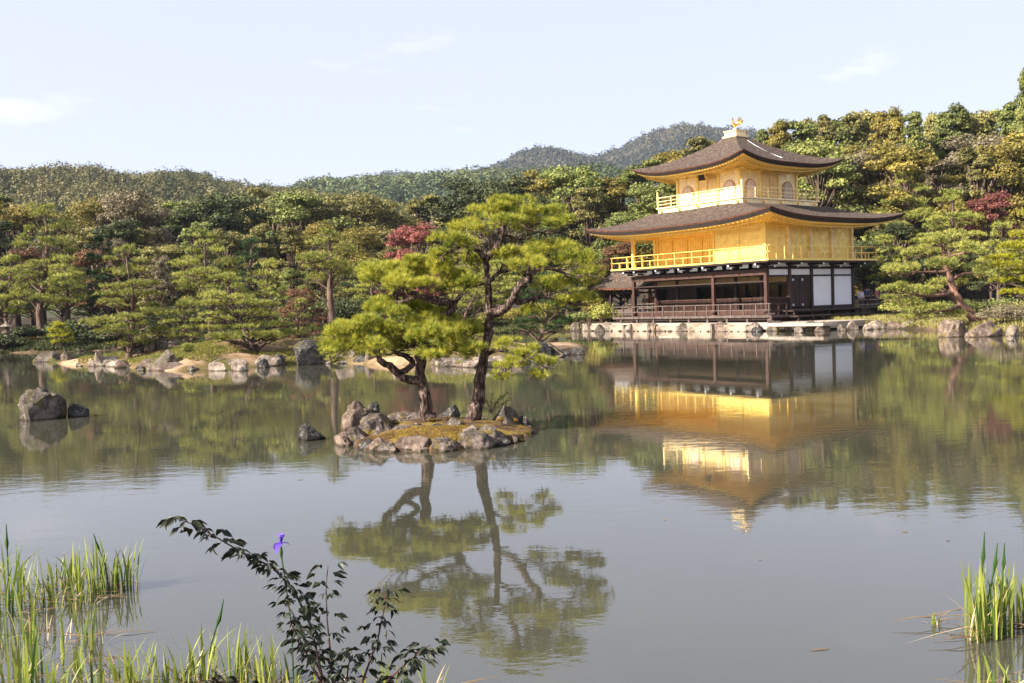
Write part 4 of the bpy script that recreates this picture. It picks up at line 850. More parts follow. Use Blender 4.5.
PR = [(515,205,26,10,.1,.36,508,217,.15),(490,213,24,10,.25,.34,496,214,.2),(541,214,24,10,0,.34,527,228,.05),(562,226,20,9,-.1,.28,540,232,0),(532,228,26,10,.35,.34,524,240,.4),(505,222,24,8,-.3,.28,506,222,.15),
 (450,244,24,12,-.2,.34,452,252,-.15),(472,232,24,12,.1,.34,466,248,-.1),(440,260,20,10,-.05,.3,442,256,-.2),(466,262,22,9,.35,.28,469,248,-.05),(462,280,20,9,.4,.26,487,284,.05),
 (522,256,26,11,.4,.36,522,262,.4),(548,252,28,12,-.2,.4,536,256,-.3),(575,262,24,11,-.3,.36,556,270,-.35),(590,274,16,9,-.35,.26,575,275,-.4),(528,266,24,9,-.55,.28,530,270,-.3),(508,258,18,9,.15,.28,500,272,.2),
 (572,284,24,9,-.1,.3,565,275,-.4),(548,288,24,9,.1,.32,549,298,0),(572,304,20,9,.15,.28,560,300,.05),(590,300,13,7,.05,.2,565,302,.1),(530,312,18,7,.1,.24,534,300,-.1),
 (506,345,14,8,-.15,.22,506,352,-.2),(524,353,18,8,-.3,.25,520,355,-.3),(545,364,16,8,-.35,.22,538,362,-.35),(512,366,18,8,-.35,.22,518,356,-.3),(536,377,14,7,-.35,.18,540,366,-.35),(502,378,11,5,-.3,.16,506,362,-.2),
 (462,338,14,7,.3,.2,468,336,.3),(466,356,12,6,-.2,.16,464,352,-.2)]
pine_parts('p', trk, pads_px(PR, Y1, s1), 2, M['needle_bright'], M['bark'], pr, L=.085, W=.0054, nn=20, dens=430, twig=.005, org=base)
rnd = random.Random(8)
for i in range(22):                                    # ring of smaller stones round the islet
    a_ = 2*math.pi*i/22+rnd.uniform(-.08, .08); q_ = rnd.uniform(.93, 1.02); x = I_C[0]+1.36*q_*math.cos(a_); y = I_C[1]+1.42*q_*math.sin(a_); sz_ = .07+.16*rnd.random()**1.5
    o = link('rock', rock_mesh('rock', sz_*1.3, sz_, sz_*rnd.uniform(.6, 1.0), 600+i, M[rnd.choice(['rock_fine','rock_fine','rock_pink','rock_dark'])], 4, rough=.11), loc=(x, y, 0)); o.rotation_euler = (0, 0, a_+1.57)
    side = 'front' if math.sin(a_) < -.3 else 'back' if math.sin(a_) > .3 else 'side'; tag(o, 'small edge stone of the pine islet, '+ordinal(i)+' anticlockwise from the right', 'rock', 'edge stones of the pine islet')
for i in range(46):                                    # small stones along the garden island waterline
    f_ = i/45*(len(front)-1); k = min(int(f_), len(front)-2); q0 = Vector((fr[k].x, fr[k].y, 0)).lerp(Vector((fr[k+1].x, fr[k+1].y, 0)), f_-k); sz_ = .10+.42*rnd.random()**2.2
    o = link('shore_stone', rock_mesh('shore_stone', sz_*1.3, sz_, sz_*rnd.uniform(.5, .95), 700+i, M[rnd.choice(['rock_pale','rock_grey','rock_pink','rock_dark','rock_grey'])], 3), loc=(q0.x+rnd.uniform(-.4, .4), q0.y+rnd.uniform(-.1, 1.0), .02)); o.rotation_euler = (0, 0, rnd.uniform(-.5, .5))
    tag(o, 'small waterline stone of the garden island, '+ordinal(i)+' from the left', 'stone', 'waterline stones of the garden island')
# moss cushions and small growth on the islet
rng = np.random.RandomState(9)
def tufts_on(n, box, fn, rng):
    X = rng.uniform(box[0], box[1], n); Y = rng.uniform(box[2], box[3], n); k = fn(X, Y); return X[k], Y[k]
X, Y = tufts_on(30000, (-2.7, .5, 13, 16.2), lambda x, y: (sdist(x, y, ISL_B) > .12) & (Waves(2, 1.6, 3)(np.stack([x, y, x*0], -1)) > .02), rng)
C = np.stack([X, Y, terrain(X, Y)], -1); D = np.tile([0, 0, 1.0], (len(X), 1))
tag(link('moss', mesh_np('moss', needles(C, D, rng, 2, .022, .008, 1.2), 3, M['moss'], np.repeat(rng.beta(2, 2, len(X)), 6))), kind='stuff')
def shrub(name, p, r, h, mat, n, size, seed, label, cat='shrub', group=None, stem=True, lumps=7, parent_stems=6):
    rng = np.random.RandomState(seed); o = empty(name, p, 0, label, cat, group); ls = []
    for k in range(lumps): a_ = rng.uniform(0, 6.28); q_ = rng.uniform(0, .6); ls.append(((math.cos(a_)*q_*r, math.sin(a_)*q_*r, h*rng.uniform(.35, .68)), (r*.5, r*.5, h*.36)))
    link('foliage', lump_crown(ls, rng, n/lumps, size, mat, 'foliage', .3), o); mb = MB()
    for k in range(parent_stems): a_ = rng.uniform(0, 6.28); mb.tube([(0,0,-.1), (math.cos(a_)*r*.3, math.sin(a_)*r*.3, h*.4), (math.cos(a_)*r*.6, math.sin(a_)*r*.6, h*.75)], [h*.03, h*.02, h*.008], 5)
    mb.build('stem', M['bark_far'], o); return o
# little sapling by the right trunk
sp = atY(491, 411, 14.9); o = empty('sapling', sp, 0, 'thin leafy sapling on the islet between right trunk and square rock', 'sapling'); mb = MB(); ends = []
rnd = random.Random(3)
for k, (dx, dz) in enumerate([(-.22,.10),(-.1,.22),(.03,.27),(.16,.22),(.30,.16),(.24,.26)]):
    a_ = Vector((0,0,-.03)); e_ = Vector((dx, rnd.uniform(-.08,.08), dz)); mb.tube([a_, a_.lerp(e_, .5)+Vector((0,0,.04)), e_], [.006,.004,.002], 5)
    for q_ in (.45,.6,.7,.8,.9,1.0):
        for z_ in range(5): ends.append(a_.lerp(e_, q_)+Vector((rnd.uniform(-.03,.03), rnd.uniform(-.03,.03), rnd.uniform(-.01,.03))))
mb.build('stem', M['bark'], o); C = np.array([tuple(v) for v in ends]); rng = np.random.RandomState(4)
link('foliage', mesh_np('foliage', cards(C, unit(rng.normal(size=C.shape)), rng, .035), 4, M['leaf_green'], np.repeat(rng.uniform(.2,.9,len(C)), 4)), o)
for i, (px, by, r, h) in enumerate([(447,412,.12,.10),(500,414,.10,.13),(432,424,.10,.06),(395,430,.14,.05),(515,418,.08,.10)]):
    p = atY(px, by, 14.4+.1*i); p.z = ground_z(p.x, p.y); shrub('moss_clump', p, r, h, M['leaf_rust' if i in (0,) else 'moss'], 260, .022, 50+i, ['rusty little clump behind the brown rock','green tuft beside the sapling','yellow moss clump at the left trunk foot','yellow moss clump left of the little stones','tuft on top of the square rock side'][i], 'moss clump', 'small growth on the islet')

# ------------------------------------------------------------------ hills and the far mountain
def interp(prof, x):
    xs = [p[0] for p in prof]; ys = [p[1] for p in prof]; return np.interp(x, xs, ys)
def hill(name, prof, Y, depth, nx_, nt_, seed, rough):
    x0, x1 = prof[0][0], prof[-1][0]; V = []; wv = Waves(seed, 6.28/(depth*0.45), 4)
    for i in range(nx_+1):
        px = x0+(x1-x0)*i/nx_; r_ = atY(px, float(interp(prof, px)), Y)
        for j in range(nt_+1):
            t_ = -0.55+1.55*j/nt_            # behind the ridge .. foot
            g = 1-abs(t_)**1.35 if t_ >= 0 else 1-(abs(t_)/.55)**1.2*1.05
            y = Y-t_*depth; x = r_.x; z = r_.z*g; n_ = float(wv(np.array([x, y, 0])))
            V.append((x, y, z + rough*n_*(4*abs(t_)*(1-abs(t_))) - 1.5))
    V = np.array(V); idx = np.arange((nx_+1)*(nt_+1)).reshape(nx_+1, nt_+1)
    Fs = np.stack([idx[:-1,:-1], idx[:-1,1:], idx[1:,1:], idx[1:,:-1]], -1).reshape(-1, 4)
    me = bpy.data.meshes.new(name); me.from_pydata([tuple(v) for v in V], [], [tuple(map(int, f)) for f in Fs]); me.materials.append(M['hill_soil']); me.polygons.foreach_set('use_smooth', [True]*len(me.polygons))
    tag(link(name, me), kind='structure'); return V.reshape(nx_+1, nt_+1, 3)
def hill_forest(name, G, n, t0, r_, per, size, mat, seed):
    rng = np.random.RandomState(seed); nx_, nt_ = G.shape[0]-1, G.shape[1]-1
    a = rng.uniform(0, nx_, n); b_ = rng.uniform(t0*nt_, nt_*.98, n) if isinstance(t0, float) else rng.uniform(t0[0]*nt_, t0[1]*nt_, n)
    i = np.minimum(a.astype(int), nx_-1); j = np.minimum(b_.astype(int), nt_-1); fa = (a-i)[:, None]; fb = (b_-j)[:, None]
    P = G[i,j]*(1-fa)*(1-fb)+G[i+1,j]*fa*(1-fb)+G[i,j+1]*(1-fa)*fb+G[i+1,j+1]*fa*fb
    R = r_*rng.uniform(.6, 1.35, (n, 1)); hgt = R*rng.uniform(1.1, 1.9, (n, 1)); base = np.clip(rng.beta(1.6, 2.2, n) + .25*Waves(seed, 6.28/(r_*40), 3)(P), 0, 1)
    Pn = np.repeat(P, per, 0); u = unit(rng.normal(size=(n*per, 3))); u[:, 2] = np.abs(u[:, 2])*1.1-.15; Rn = np.repeat(R, per, 0); Hn = np.repeat(hgt, per, 0)
    C = Pn + u*np.concatenate([Rn, Rn, Hn], 1)*rng.uniform(.75, 1.05, (n*per, 1)); C[:, 2] += Rn[:, 0]*.7
    V = cards(C, u, rng, size, .8, 2.6); t_ = np.clip(np.repeat(base, per)+rng.normal(0, .05, n*per), 0, 1)
    tag(link(name, mesh_np(name, V, 4, mat, np.repeat(t_, 4))), kind='stuff')
PM = [(430,193),(470,186),(495,175),(508,169),(520,161),(540,156),(560,157),(580,161),(600,158),(620,151),(640,140),(655,134),(680,129.5),(700,131),(722,133),(760,138),(800,148),(860,160),(930,190)]
G = hill('mountain', PM, 1700, 620, 120, 26, 5, 30); hill_forest('mountain_forest', G, 9000, (.33, .80), 6.8, 34, 3.8, M['leaf_mount'], 1)
PF = [(330,200),(365,184),(385,179),(400,178),(430,181),(460,190)]
G = hill('distant_ridge', PF, 2300, 520, 30, 10, 6, 18); hill_forest('distant_forest', G, 1200, (.33, .6), 9, 26, 5.6, M['leaf_mount'], 2)
PC = [(250,215),(300,200),(335,190),(365,186),(400,183),(440,180),(480,176),(540,178),(620,190),(680,215)]
G = hill('wooded_hill', PC, 720, 300, 80, 22, 7, 12); hill_forest('hill_forest', G, 4600, (.33, .85), 3.8, 46, 1.85, M['leaf_hill_green'], 3)
PL_ = [(-90,190),(-40,188),(0,187),(30,183),(60,179),(100,178),(150,182),(200,179),(225,185),(260,191),(300,195),(325,200),(360,210),(420,226),(470,244)]
G = hill('wooded_hill', PL_, 430, 215, 100, 24, 8, 8); hill_forest('hill_forest', G, 5600, (.33, .85), 2.5, 64, .85, M['leaf_hill'], 4)

# ------------------------------------------------------------------ forest trees (each a thing: crown and trunk)
def broad_mesh(seed, H=14.0, W=4.6, n_l=44, per=330, size=.27):
    rng = np.random.RandomState(seed); ls = []; mb = MB(); rr_ = random.Random(seed)
    mb.tube([(0,0,-1), (.1,0,H*.25), (rr_.uniform(-.4,.4),rr_.uniform(-.4,.4),H*.5), (rr_.uniform(-.6,.6),rr_.uniform(-.6,.6),H*.85)], [.30,.24,.18,.05], 7, jit=.1, rng=rr_)
    for k in range(n_l):
        f_ = rr_.uniform(.22, 1)**.8; prof = math.sin(min(1, (1.06-f_)/.55)*math.pi/2)**.7*(.75+.25*min(1, f_/.35)); a_ = rr_.uniform(0, 6.28); q_ = W*prof*rr_.uniform(.45, .92)
        if k < 3: f_ = .88+.05*k; q_ = W*.18*k
        r0 = rr_.uniform(.14, .27)*W; c = (math.cos(a_)*q_, math.sin(a_)*q_, f_*H-r0*.6); ls.append((c, (r0*1.12, r0*1.12, r0*.82)))
        mb.tube([(0,0,c[2]*.62), (c[0]*.5, c[1]*.5, c[2]*.82), c], [.12,.08,.03], 5, jit=.1, rng=rr_)
    return ls, mb, per, size
def conifer_mesh(seed, H=18.0, W=3.3):
    rr_ = random.Random(seed); ls = []; mb = MB(); mb.tube([(0,0,-1), (0,0,H*.5), (.1,.1,H*.97)], [.32,.2,.04], 7, jit=.08, rng=rr_)
    for k in range(52):
        f_ = .22+.78*((k+rr_.random())/52); rad = W*(1.05-f_)**.62*1.05; a_ = k*2.4+rr_.uniform(-.4,.4); q_ = rad*rr_.uniform(.35, .8)
        r0 = (.24+.50*(1-f_))*rr_.uniform(.8,1.25)*W*.52+.3; c = (math.cos(a_)*q_, math.sin(a_)*q_, f_*H-r0*.35); ls.append((c, (r0, r0, r0*.78)))
    return ls, mb, 380, .26
SHAPES = {'broad': [broad_mesh(s, 14, 4.3+.5*(s%3)) for s in (1, 2, 3, 4, 5)], 'tall': [broad_mesh(s, 17, 3.6, 48) for s in (11, 12, 13)], 'conifer': [conifer_mesh(s) for s in (21, 22, 23, 24)]}
HT = {'broad': 14, 'tall': 17, 'conifer': 18}
_cache = {}
def tree_meshes(kind, i, mat):
    key = (kind, i, mat)
    if key not in _cache:
        ls, mb, per, size = SHAPES[kind][i]; rng = np.random.RandomState(hash(kind) % 1000 if False else i*7+len(kind))
        base = _cache.get((kind, i))
        if base is None:
            base = (lump_crown(ls, rng, per, size, M[mat]), mesh_from('trunk', mb.v, mb.f, [M['bark_far']], mb.mi, smooth=True)); _cache[(kind, i)] = base; _cache[key] = base
        else:
            c = base[0].copy(); c.materials[0] = M[mat]; _cache[key] = (c, base[1])
    return _cache[key]
KN = {'leaf_olive': 'olive green', 'leaf_green': 'mid green', 'leaf_dark': 'dark green', 'leaf_gold': 'yellow-tinged', 'leaf_brown': 'grey-brown', 'leaf_red': 'red', 'leaf_rust': 'rusty orange', 'leaf_conifer': 'deep green'}
FOREST = []
def forest_tree(px, topy, Y, kind, mat, seed, wide=1.0, row='rear'):
    top = atY(px, topy, Y); gz = ground_z(top.x, Y); h = top.z-gz; s = h/HT[kind]
    i = seed % len(SHAPES[kind]); cm, tm = tree_meshes(kind, i, mat)
    nm = {'broad': 'broadleaf_tree', 'tall': 'woodland_tree', 'conifer': 'conifer_tree'}[kind]
    if mat in ('leaf_red',): nm = 'maple_tree'
    o = empty(nm, (top.x, Y, gz), (seed*1.37) % 6.28); k = s*wide; o.scale = (k, k, s)
    link('crown', cm, o); link('trunk', tm, o); FOREST.append((row, px, mat, kind, o)); return o
TOPS = [(-40,195),(0,192),(20,196),(40,206),(75,214),(100,192),(125,200),(150,206),(165,214),(190,192),(215,200),(232,184),(255,190),(285,190),(310,196),(325,206),(350,196),(380,202),(400,210),(425,193),(445,200),(470,184),(500,176),(528,163),(556,178),(584,160),(605,176),(622,172),(645,160),(662,146),(684,142),(706,140),(735,150),(768,124),(790,120),(815,112),(845,116),(870,109),(900,107),(925,110),(950,107),(975,110),(1000,106),(1050,100)]
rnd = random.Random(21)
pal_l = ['leaf_olive','leaf_olive','leaf_green','leaf_dark','leaf_brown','leaf_olive','leaf_gold','leaf_dark']; pal_r = ['leaf_conifer','leaf_conifer','leaf_green','leaf_olive','leaf_gold','leaf_conifer']
px = -36; k = 0
while px < 1062:                                           # rear row
    right = px > 740; t_ = float(interp(TOPS, px))+(rnd.uniform(-5, 9) if right else rnd.uniform(-3, 7))
    if 595 < px < 740: mt = rnd.choice(['leaf_gold','leaf_olive','leaf_gold','leaf_conifer']); kd = 'tall'
    elif right: mt = rnd.choice(pal_r); kd = rnd.choice(['conifer','conifer','conifer','tall'])
    else: mt = rnd.choice(pal_l); kd = rnd.choice(['broad','tall','broad','conifer'] if px > 430 else ['broad','broad','tall'])
    forest_tree(px, t_, rnd.uniform(104, 122), kd, mt, k, rnd.uniform(.9, 1.2)*((.80 if kd == 'conifer' else 1.1) if right else 1.25), 'rear'); px += (rnd.uniform(12, 18) if right else rnd.uniform(20, 28)); k += 1
px = -30
while px < 1060:                                           # middle row
    t_ = float(interp(TOPS, px)); drop = rnd.uniform(18, 42) if px < 740 else rnd.uniform(22, 62)
    mt = rnd.choice(pal_l if px < 600 else (['leaf_gold','leaf_gold','leaf_olive','leaf_green'] if px < 740 else ['leaf_olive','leaf_green','leaf_conifer','leaf_gold','leaf_brown']))
    forest_tree(px, t_+drop, rnd.uniform(86, 97), rnd.choice(['broad','tall','broad']), mt, k, rnd.uniform(1.0, 1.3), 'middle'); px += rnd.uniform(26, 38); k += 1
px = -30
while px < 1060:                                           # front row behind the garden pines
    lo = 262 if px < 600 else 235
    if not (640 < px < 830): 
        mt = rnd.choice(['leaf_dark','leaf_green','leaf_dark','leaf_olive','leaf_rust' if rnd.random() < .35 else 'leaf_green'])
        forest_tree(px, lo+rnd.uniform(-18, 14), rnd.uniform(75, 83), 'broad', mt, k, rnd.uniform(1.1, 1.5), 'front')
    px += rnd.uniform(27, 37); k += 1
# singled-out trees
for (px, ty, Y, kd, mt, wd, lb) in [(412,222,74,'broad','leaf_red',1.15,'round red maple behind the pines left of the pavilion'),(988,192,82,'broad','leaf_red',.95,'red maple on the slope right of the pavilion'),(300,288,60,'broad','leaf_rust',1.1,'small rusty leaved tree left of the tall-trunked island pine'),
    (160,255,70,'broad','leaf_brown',.6,'brownish small tree between dark pines at the left'),(772,140,128,'broad','leaf_red',.5,'faint pink-red crown just right of the roof finial'),(982,132,100,'broad','leaf_brown',1.25,'rounded grey-brown crown high on the right slope'),
    (835,150,104,'broad','leaf_brown',.9,'brownish crown above the right end of the upper roof'),(130,190,96,'broad','leaf_brown',1.0,'tall pale grey-brown crown in the left woodland'),(110,238,80,'broad','leaf_brown',.7,'bare-looking greyish tree low in the left woodland'),(868,258,81,'broad','leaf_gold',1.5,'autumn coloured little tree behind the visitors beside the white panels'),(893,264,80,'broad','leaf_olive',1.4,'olive little tree over the visitors right of the pavilion')]:
    o = forest_tree(px, ty, Y, kd, mt, int(px), wd, 'single'); tag(o, lb, 'tree')
o = forest_tree(1026, 70, 96, 'conifer', 'leaf_conifer', 3, .55, 'single'); tag(o, 'very tall narrow conifer with bare trunk at the right frame edge', 'tree')
for row, words in (('rear', 'in the rear woodland row'), ('middle', 'in the middle woodland row'), ('front', 'in the front woodland row')):
    T_ = sorted([x for x in FOREST if x[0] == row], key=lambda x: x[1])
    for i, (_, px, mt, kd, o) in enumerate(T_): tag(o, KN[mt]+(' conifer' if kd == 'conifer' else ' tree')+', '+ordinal(i)+' from left '+words, 'tree', 'woodland trees, '+row+' row')

# ------------------------------------------------------------------ garden pines
def place(px, py, Y): p = atY(px, py, Y); p.z = ground_z(p.x, p.y); return p
def garden_pine(px, basey, topy, hw, Y, mat, seed, label, lean=0.0, group='garden pines', low=.30, levels=7, fine=1.0, bark='bark_far', zb=None, L=.15, W=.020, dens=95, flat=1.0, trunk_r=1.0, bend=.25):
    rr_ = random.Random(seed); top = atY(px, topy, Y); b0 = atY(px+lean, basey, Y); gz = ground_z(b0.x, Y) if zb is None else zb
    s = Y/F_PX; h = top.z-gz; Wd_ = hw*s; bx_, by_ = b0.x, Y; org = Vector((bx_, by_, gz))
    o = empty('pine_tree', org, 0, label, 'pine tree', group)
    spine = []; n_s = 7
    for k in range(n_s):
        f_ = k/(n_s-1); spine.append(Vector((bx_+(top.x-bx_)*f_**.8+math.sin(f_*4+seed)*bend*Wd_*.35*(f_*(1.15-f_)*3), by_+math.cos(f_*3.3+seed)*bend*Wd_*.3*f_, gz-.15+(h*.97+.15)*f_)))
    r0 = max(.09, h*.030)*trunk_r; trunks = [(spine, [r0*(1.25 if k == 0 else 1)*(1-.80*k/(n_s-1)) for k in range(n_s)])]; pads = []
    def sp_(f_): x = f_*(n_s-1); i = min(int(x), n_s-2); return spine[i].lerp(spine[i+1], x-i)
    for l in range(levels):
        f_ = low+(1-low)*(l+.5)/levels; x_ = (f_-low)/(1-low); prof = (1-x_**2.4)**.62*(.70+.30*min(1, x_/.3)); wl = Wd_*max(.3, prof)*rr_.uniform(.78, 1.1); n_p = max(2, int(round(1.6+3.0*prof))); a0 = rr_.uniform(0, 6.28)
        for k in range(n_p):
            a_ = a0+6.283*k/n_p+rr_.uniform(-.35, .35); pr_ = wl*rr_.uniform(.30, .46); q_ = max(0, wl-pr_)*rr_.uniform(.72, 1.06); c0 = sp_(min(1, f_))
            c = Vector((c0.x+math.cos(a_)*q_, c0.y+math.sin(a_)*q_*.85, gz+h*f_+rr_.uniform(-.05, .05)*h)); an = sp_(max(.05, f_-.12)); md = an.lerp(c, .55)+Vector((0, 0, .04*h*rr_.uniform(-1, .6)))
            e_ = c-Vector((0, 0, .03*h)); trunks.append(([an, md, e_], [r0*.34*(1.2-f_), r0*.24*(1.2-f_), .02])); pads.append((c, (pr_, pr_*.85, h*.040*flat*7/levels*rr_.uniform(.8, 1.25)), e_))
    c = sp_(1.0); pads.append((c, (Wd_*.30, Wd_*.28, h*.06), c-Vector((0, 0, .1))))
    pads = [(tuple(c), r, tuple(a)) for c, r, a in pads]
    pine_parts('p', trunks, pads, seed, M[mat], M[bark], o, L=L, W=W, nn=7, dens=dens, twig=.012, org=org); return o
A = dict(L=.15, W=.019, dens=85)
garden_pine(128, 348, 249, 53, 40.5, 'needle_mid', 31, 'layered pine with two pale trunks on the left half of the garden island', levels=9, low=.13, **A)
garden_pine(208, 346, 234, 52, 43.0, 'needle_mid', 32, 'tallest dense pine behind the big grey boulder on the garden island', low=.3, levels=8, **A)
garden_pine(230, 362, 277, 66, 37.8, 'needle_mid', 33, 'wide low pine with thick dark trunk leaning left over the shore', lean=26, levels=8, low=.10, trunk_r=1.9, bark='bark', **A)
garden_pine(268, 350, 262, 34, 43.0, 'needle_mid', 34, 'slim pine right of the wide leaning pine, pinkish branches showing', low=.35, levels=6, **A)
garden_pine(328, 330, 231, 47, 43.6, 'needle_mid', 35, 'umbrella shaped pine with one straight bare trunk on the sandy rise', lean=6, low=.58, levels=5, trunk_r=1.5, bend=.1, **A)
garden_pine(468, 348, 260, 40, 41.5, 'needle_mid', 36, 'green pine with curved trunk behind the islet pines', low=.35, levels=6, bend=.8, **A)
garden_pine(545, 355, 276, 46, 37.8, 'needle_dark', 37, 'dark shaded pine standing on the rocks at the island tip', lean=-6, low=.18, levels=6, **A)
garden_pine(188, 366, 346, 9, 36.9, 'needle_mid', 38, 'tiny pine at the water beside the big grey boulder', levels=3, low=.4, **A)
Bk = dict(L=.24, W=.034, dens=42)
garden_pine(8, 342, 258, 36, 62, 'needle_mid', 41, 'pine behind the stone lantern at the left frame edge', **Bk)
garden_pine(42, 338, 205, 50, 69, 'needle_mid', 42, 'tall wide pine on the left bank, biggest of the left bank', levels=9, **Bk)
garden_pine(64, 338, 258, 34, 64, 'needle_mid', 43, 'pine with slim straight trunk on the left bank left of the island tip', low=.4, **Bk)
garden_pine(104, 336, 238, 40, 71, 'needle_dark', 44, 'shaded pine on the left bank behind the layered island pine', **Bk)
garden_pine(60, 350, 324, 20, 59.3, 'needle_yellow', 45, 'small rounded yellow-green pine at the left bank waterline', levels=4, low=.15, **Bk)
garden_pine(375, 330, 262, 40, 72, 'needle_mid', 46, 'pine far behind the low islet pine', **Bk)
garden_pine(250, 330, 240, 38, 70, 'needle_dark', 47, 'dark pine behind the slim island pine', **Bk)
garden_pine(495, 328, 262, 34, 74, 'needle_mid', 48, 'pine on the far shore seen past the tall islet trunk', **Bk)
garden_pine(568, 327, 250, 30, 74, 'needle_mid', 49, 'pine on the far shore left of the fishing deck', **Bk)
garden_pine(598, 327, 268, 26, 77, 'needle_yellow', 50, 'bright green pine right behind the fishing deck roof', **Bk)
garden_pine(622, 322, 250, 30, 88, 'needle_mid', 51, 'pine seen through the open west bay of the pavilion', **Bk)
garden_pine(866, 308, 172, 46, 92, 'needle_mid', 52, 'high pine just right of the lower roof end', levels=10, **Bk)
garden_pine(908, 312, 172, 50, 84, 'needle_mid', 53, 'tall layered pine in the middle of the right slope', levels=10, **Bk)
garden_pine(952, 314, 192, 44, 80, 'needle_mid', 54, 'tall layered pine left of the red maple', levels=9, **Bk)
garden_pine(1000, 314, 225, 38, 70, 'needle_mid', 55, 'pine in front of the red maple on the right slope', levels=7, **Bk)
garden_pine(884, 316, 236, 34, 76, 'needle_mid', 56, 'mid height pine behind the visitors right of the white panels', levels=7, **Bk)
garden_pine(186, 350, 302, 30, 40.5, 'needle_mid', 39, 'low bushy pine between the layered pine and the wide leaning pine', levels=5, low=.1, **A)
garden_pine(300, 348, 300, 26, 45.5, 'needle_mid', 40, 'low pine on the sandy rise behind the black boulder', levels=4, low=.15, **A)
R_ = dict(L=.17, W=.022, dens=75)
Y2 = 47.5; b2 = place(988, 326, Y2); b2.z -= .1; lp = empty('pine_tree', b2, 0, 'pine with bare reddish trunk leaning left over the right shore rocks', 'pine tree', 'garden pines')
trk = [(tr([(990,329,0),(982,323,0),(970,314,0),(960,303,0),(954,292,0),(950,279,.2),(945,262,.3),(943,244,.2)],Y2), [.34,.27,.24,.21,.18,.14,.10,.05]), (tr([(954,293,0),(940,295,-.4),(922,296,-.8),(902,292,-1)],Y2), [.11,.09,.06,.03]), (tr([(962,305,0),(948,310,-.5),(932,310,-.9)],Y2), [.09,.07,.03]),
 (tr([(950,280,.2),(964,274,.5),(978,274,.8)],Y2), [.09,.07,.03]), (tr([(948,272,.3),(930,272,-.2),(912,272,-.6)],Y2), [.08,.06,.03]), (tr([(945,258,.3),(930,256,.6),(922,254,.9)],Y2), [.06,.04,.02]), (tr([(945,258,.3),(958,254,.0),(968,252,-.3)],Y2), [.06,.04,.02])]
PP = [(945,240,25,8,.2,1.0,943,246,.2),(922,252,20,7,.9,.9,924,256,.9),(967,249,20,7,-.3,.9,966,254,-.3),(906,270,22,7,-.6,1.0,912,274,-.6),(938,266,22,7,-.6,1.0,938,272,-.2),(980,271,16,6,.8,.8,976,276,.8),(898,289,22,6,-1,1.0,904,294,-1),(925,292,20,6,-1.2,.9,924,297,-.8),(948,284,18,6,1.0,.9,950,290,0),
 (905,304,20,6,-.6,.9,915,302,-.9),(930,308,20,6,-1.2,.9,934,312,-.9),(950,315,16,5,-.5,.7,946,314,-.5),(888,300,14,5,.2,.7,900,300,-.8),(918,318,18,4,-.6,.8,924,314,-.9)]
pine_parts('p', trk, pads_px(PP, Y2, Y2/F_PX), 57, M['needle_mid'], M['bark_red'], lp, L=.17, W=.022, nn=7, dens=80, twig=.012, org=b2)
garden_pine(915, 326, 286, 24, 53.5, 'needle_mid', 59, 'low pine overhanging the shore rocks right of the pavilion', levels=5, low=.05, **R_)
garden_pine(1034, 324, 212, 52, 47, 'needle_yellow', 58, 'yellow-green pine cut by the right frame edge', levels=7, low=.22, **R_)

rng = np.random.RandomState(12)
# ------------------------------------------------------------------ low planting, lantern, fence, visitors
p = at(147, 363); p.y += .9; p.z = ground_z(p.x, p.y)-.1; shrub('juniper_mound', p, 1.15, .95, M['grass'], 6000, .07, 61, 'low yellow-green mound left of the big grey boulder', 'shrub')
shrub('azalea_mound', place(1004, 331, 45), 1.5, .95, M['leaf_brown'], 7000, .07, 62, 'low brownish clipped mound behind the white rock', 'shrub')
shrub('grass_tuft', place(968, 331, 44.6), .45, .75, M['needle_yellow'], 1500, .06, 63, 'bright yellow-green tuft between the two pinkish boulders', 'grass tuft')
for i, (px, Y, r, h, mt) in enumerate([(575,71,1.3,1.2,'leaf_green'),(548,72,1.6,1.5,'grass'),(518,71,1.5,1.3,'leaf_gold'),(488,70,1.6,1.2,'grass'),(604,70.5,1.3,1.6,'needle_mid'),(590,73,1.2,2.2,'leaf_gold')]):
    shrub('shrub', place(px, 330, Y), r, h, M[mt], 3000, .14, 70+i, 'waterside shrub left of the pavilion, '+ordinal(sorted([575,548,518,488,604,590]).index(px))+' from the left', 'shrub', 'shrubs on the far shore')
for i, (px, Y, r, h, mt) in enumerate(sorted([(855,71,1.0,.6,'leaf_green'),(880,70,1.2,.55,'leaf_dark'),(912,66,1.6,.8,'needle_mid'),(935,60,1.5,.9,'leaf_olive'),(965,58,1.8,1.0,'leaf_green'),(1000,56,1.6,1.1,'leaf_green'),(1020,52,1.3,.9,'leaf_olive'),(898,60,1.6,1.1,'needle_mid'),(925,56,1.6,.8,'leaf_green'),(985,50,1.4,.9,'leaf_green')])):
    shrub('shrub', place(px, 325, Y), r, h, M[mt], 3000, .12, 80+i, 'low shrub on the right bank, '+ordinal(i)+' from the pavilion', 'shrub', 'shrubs on the right bank')
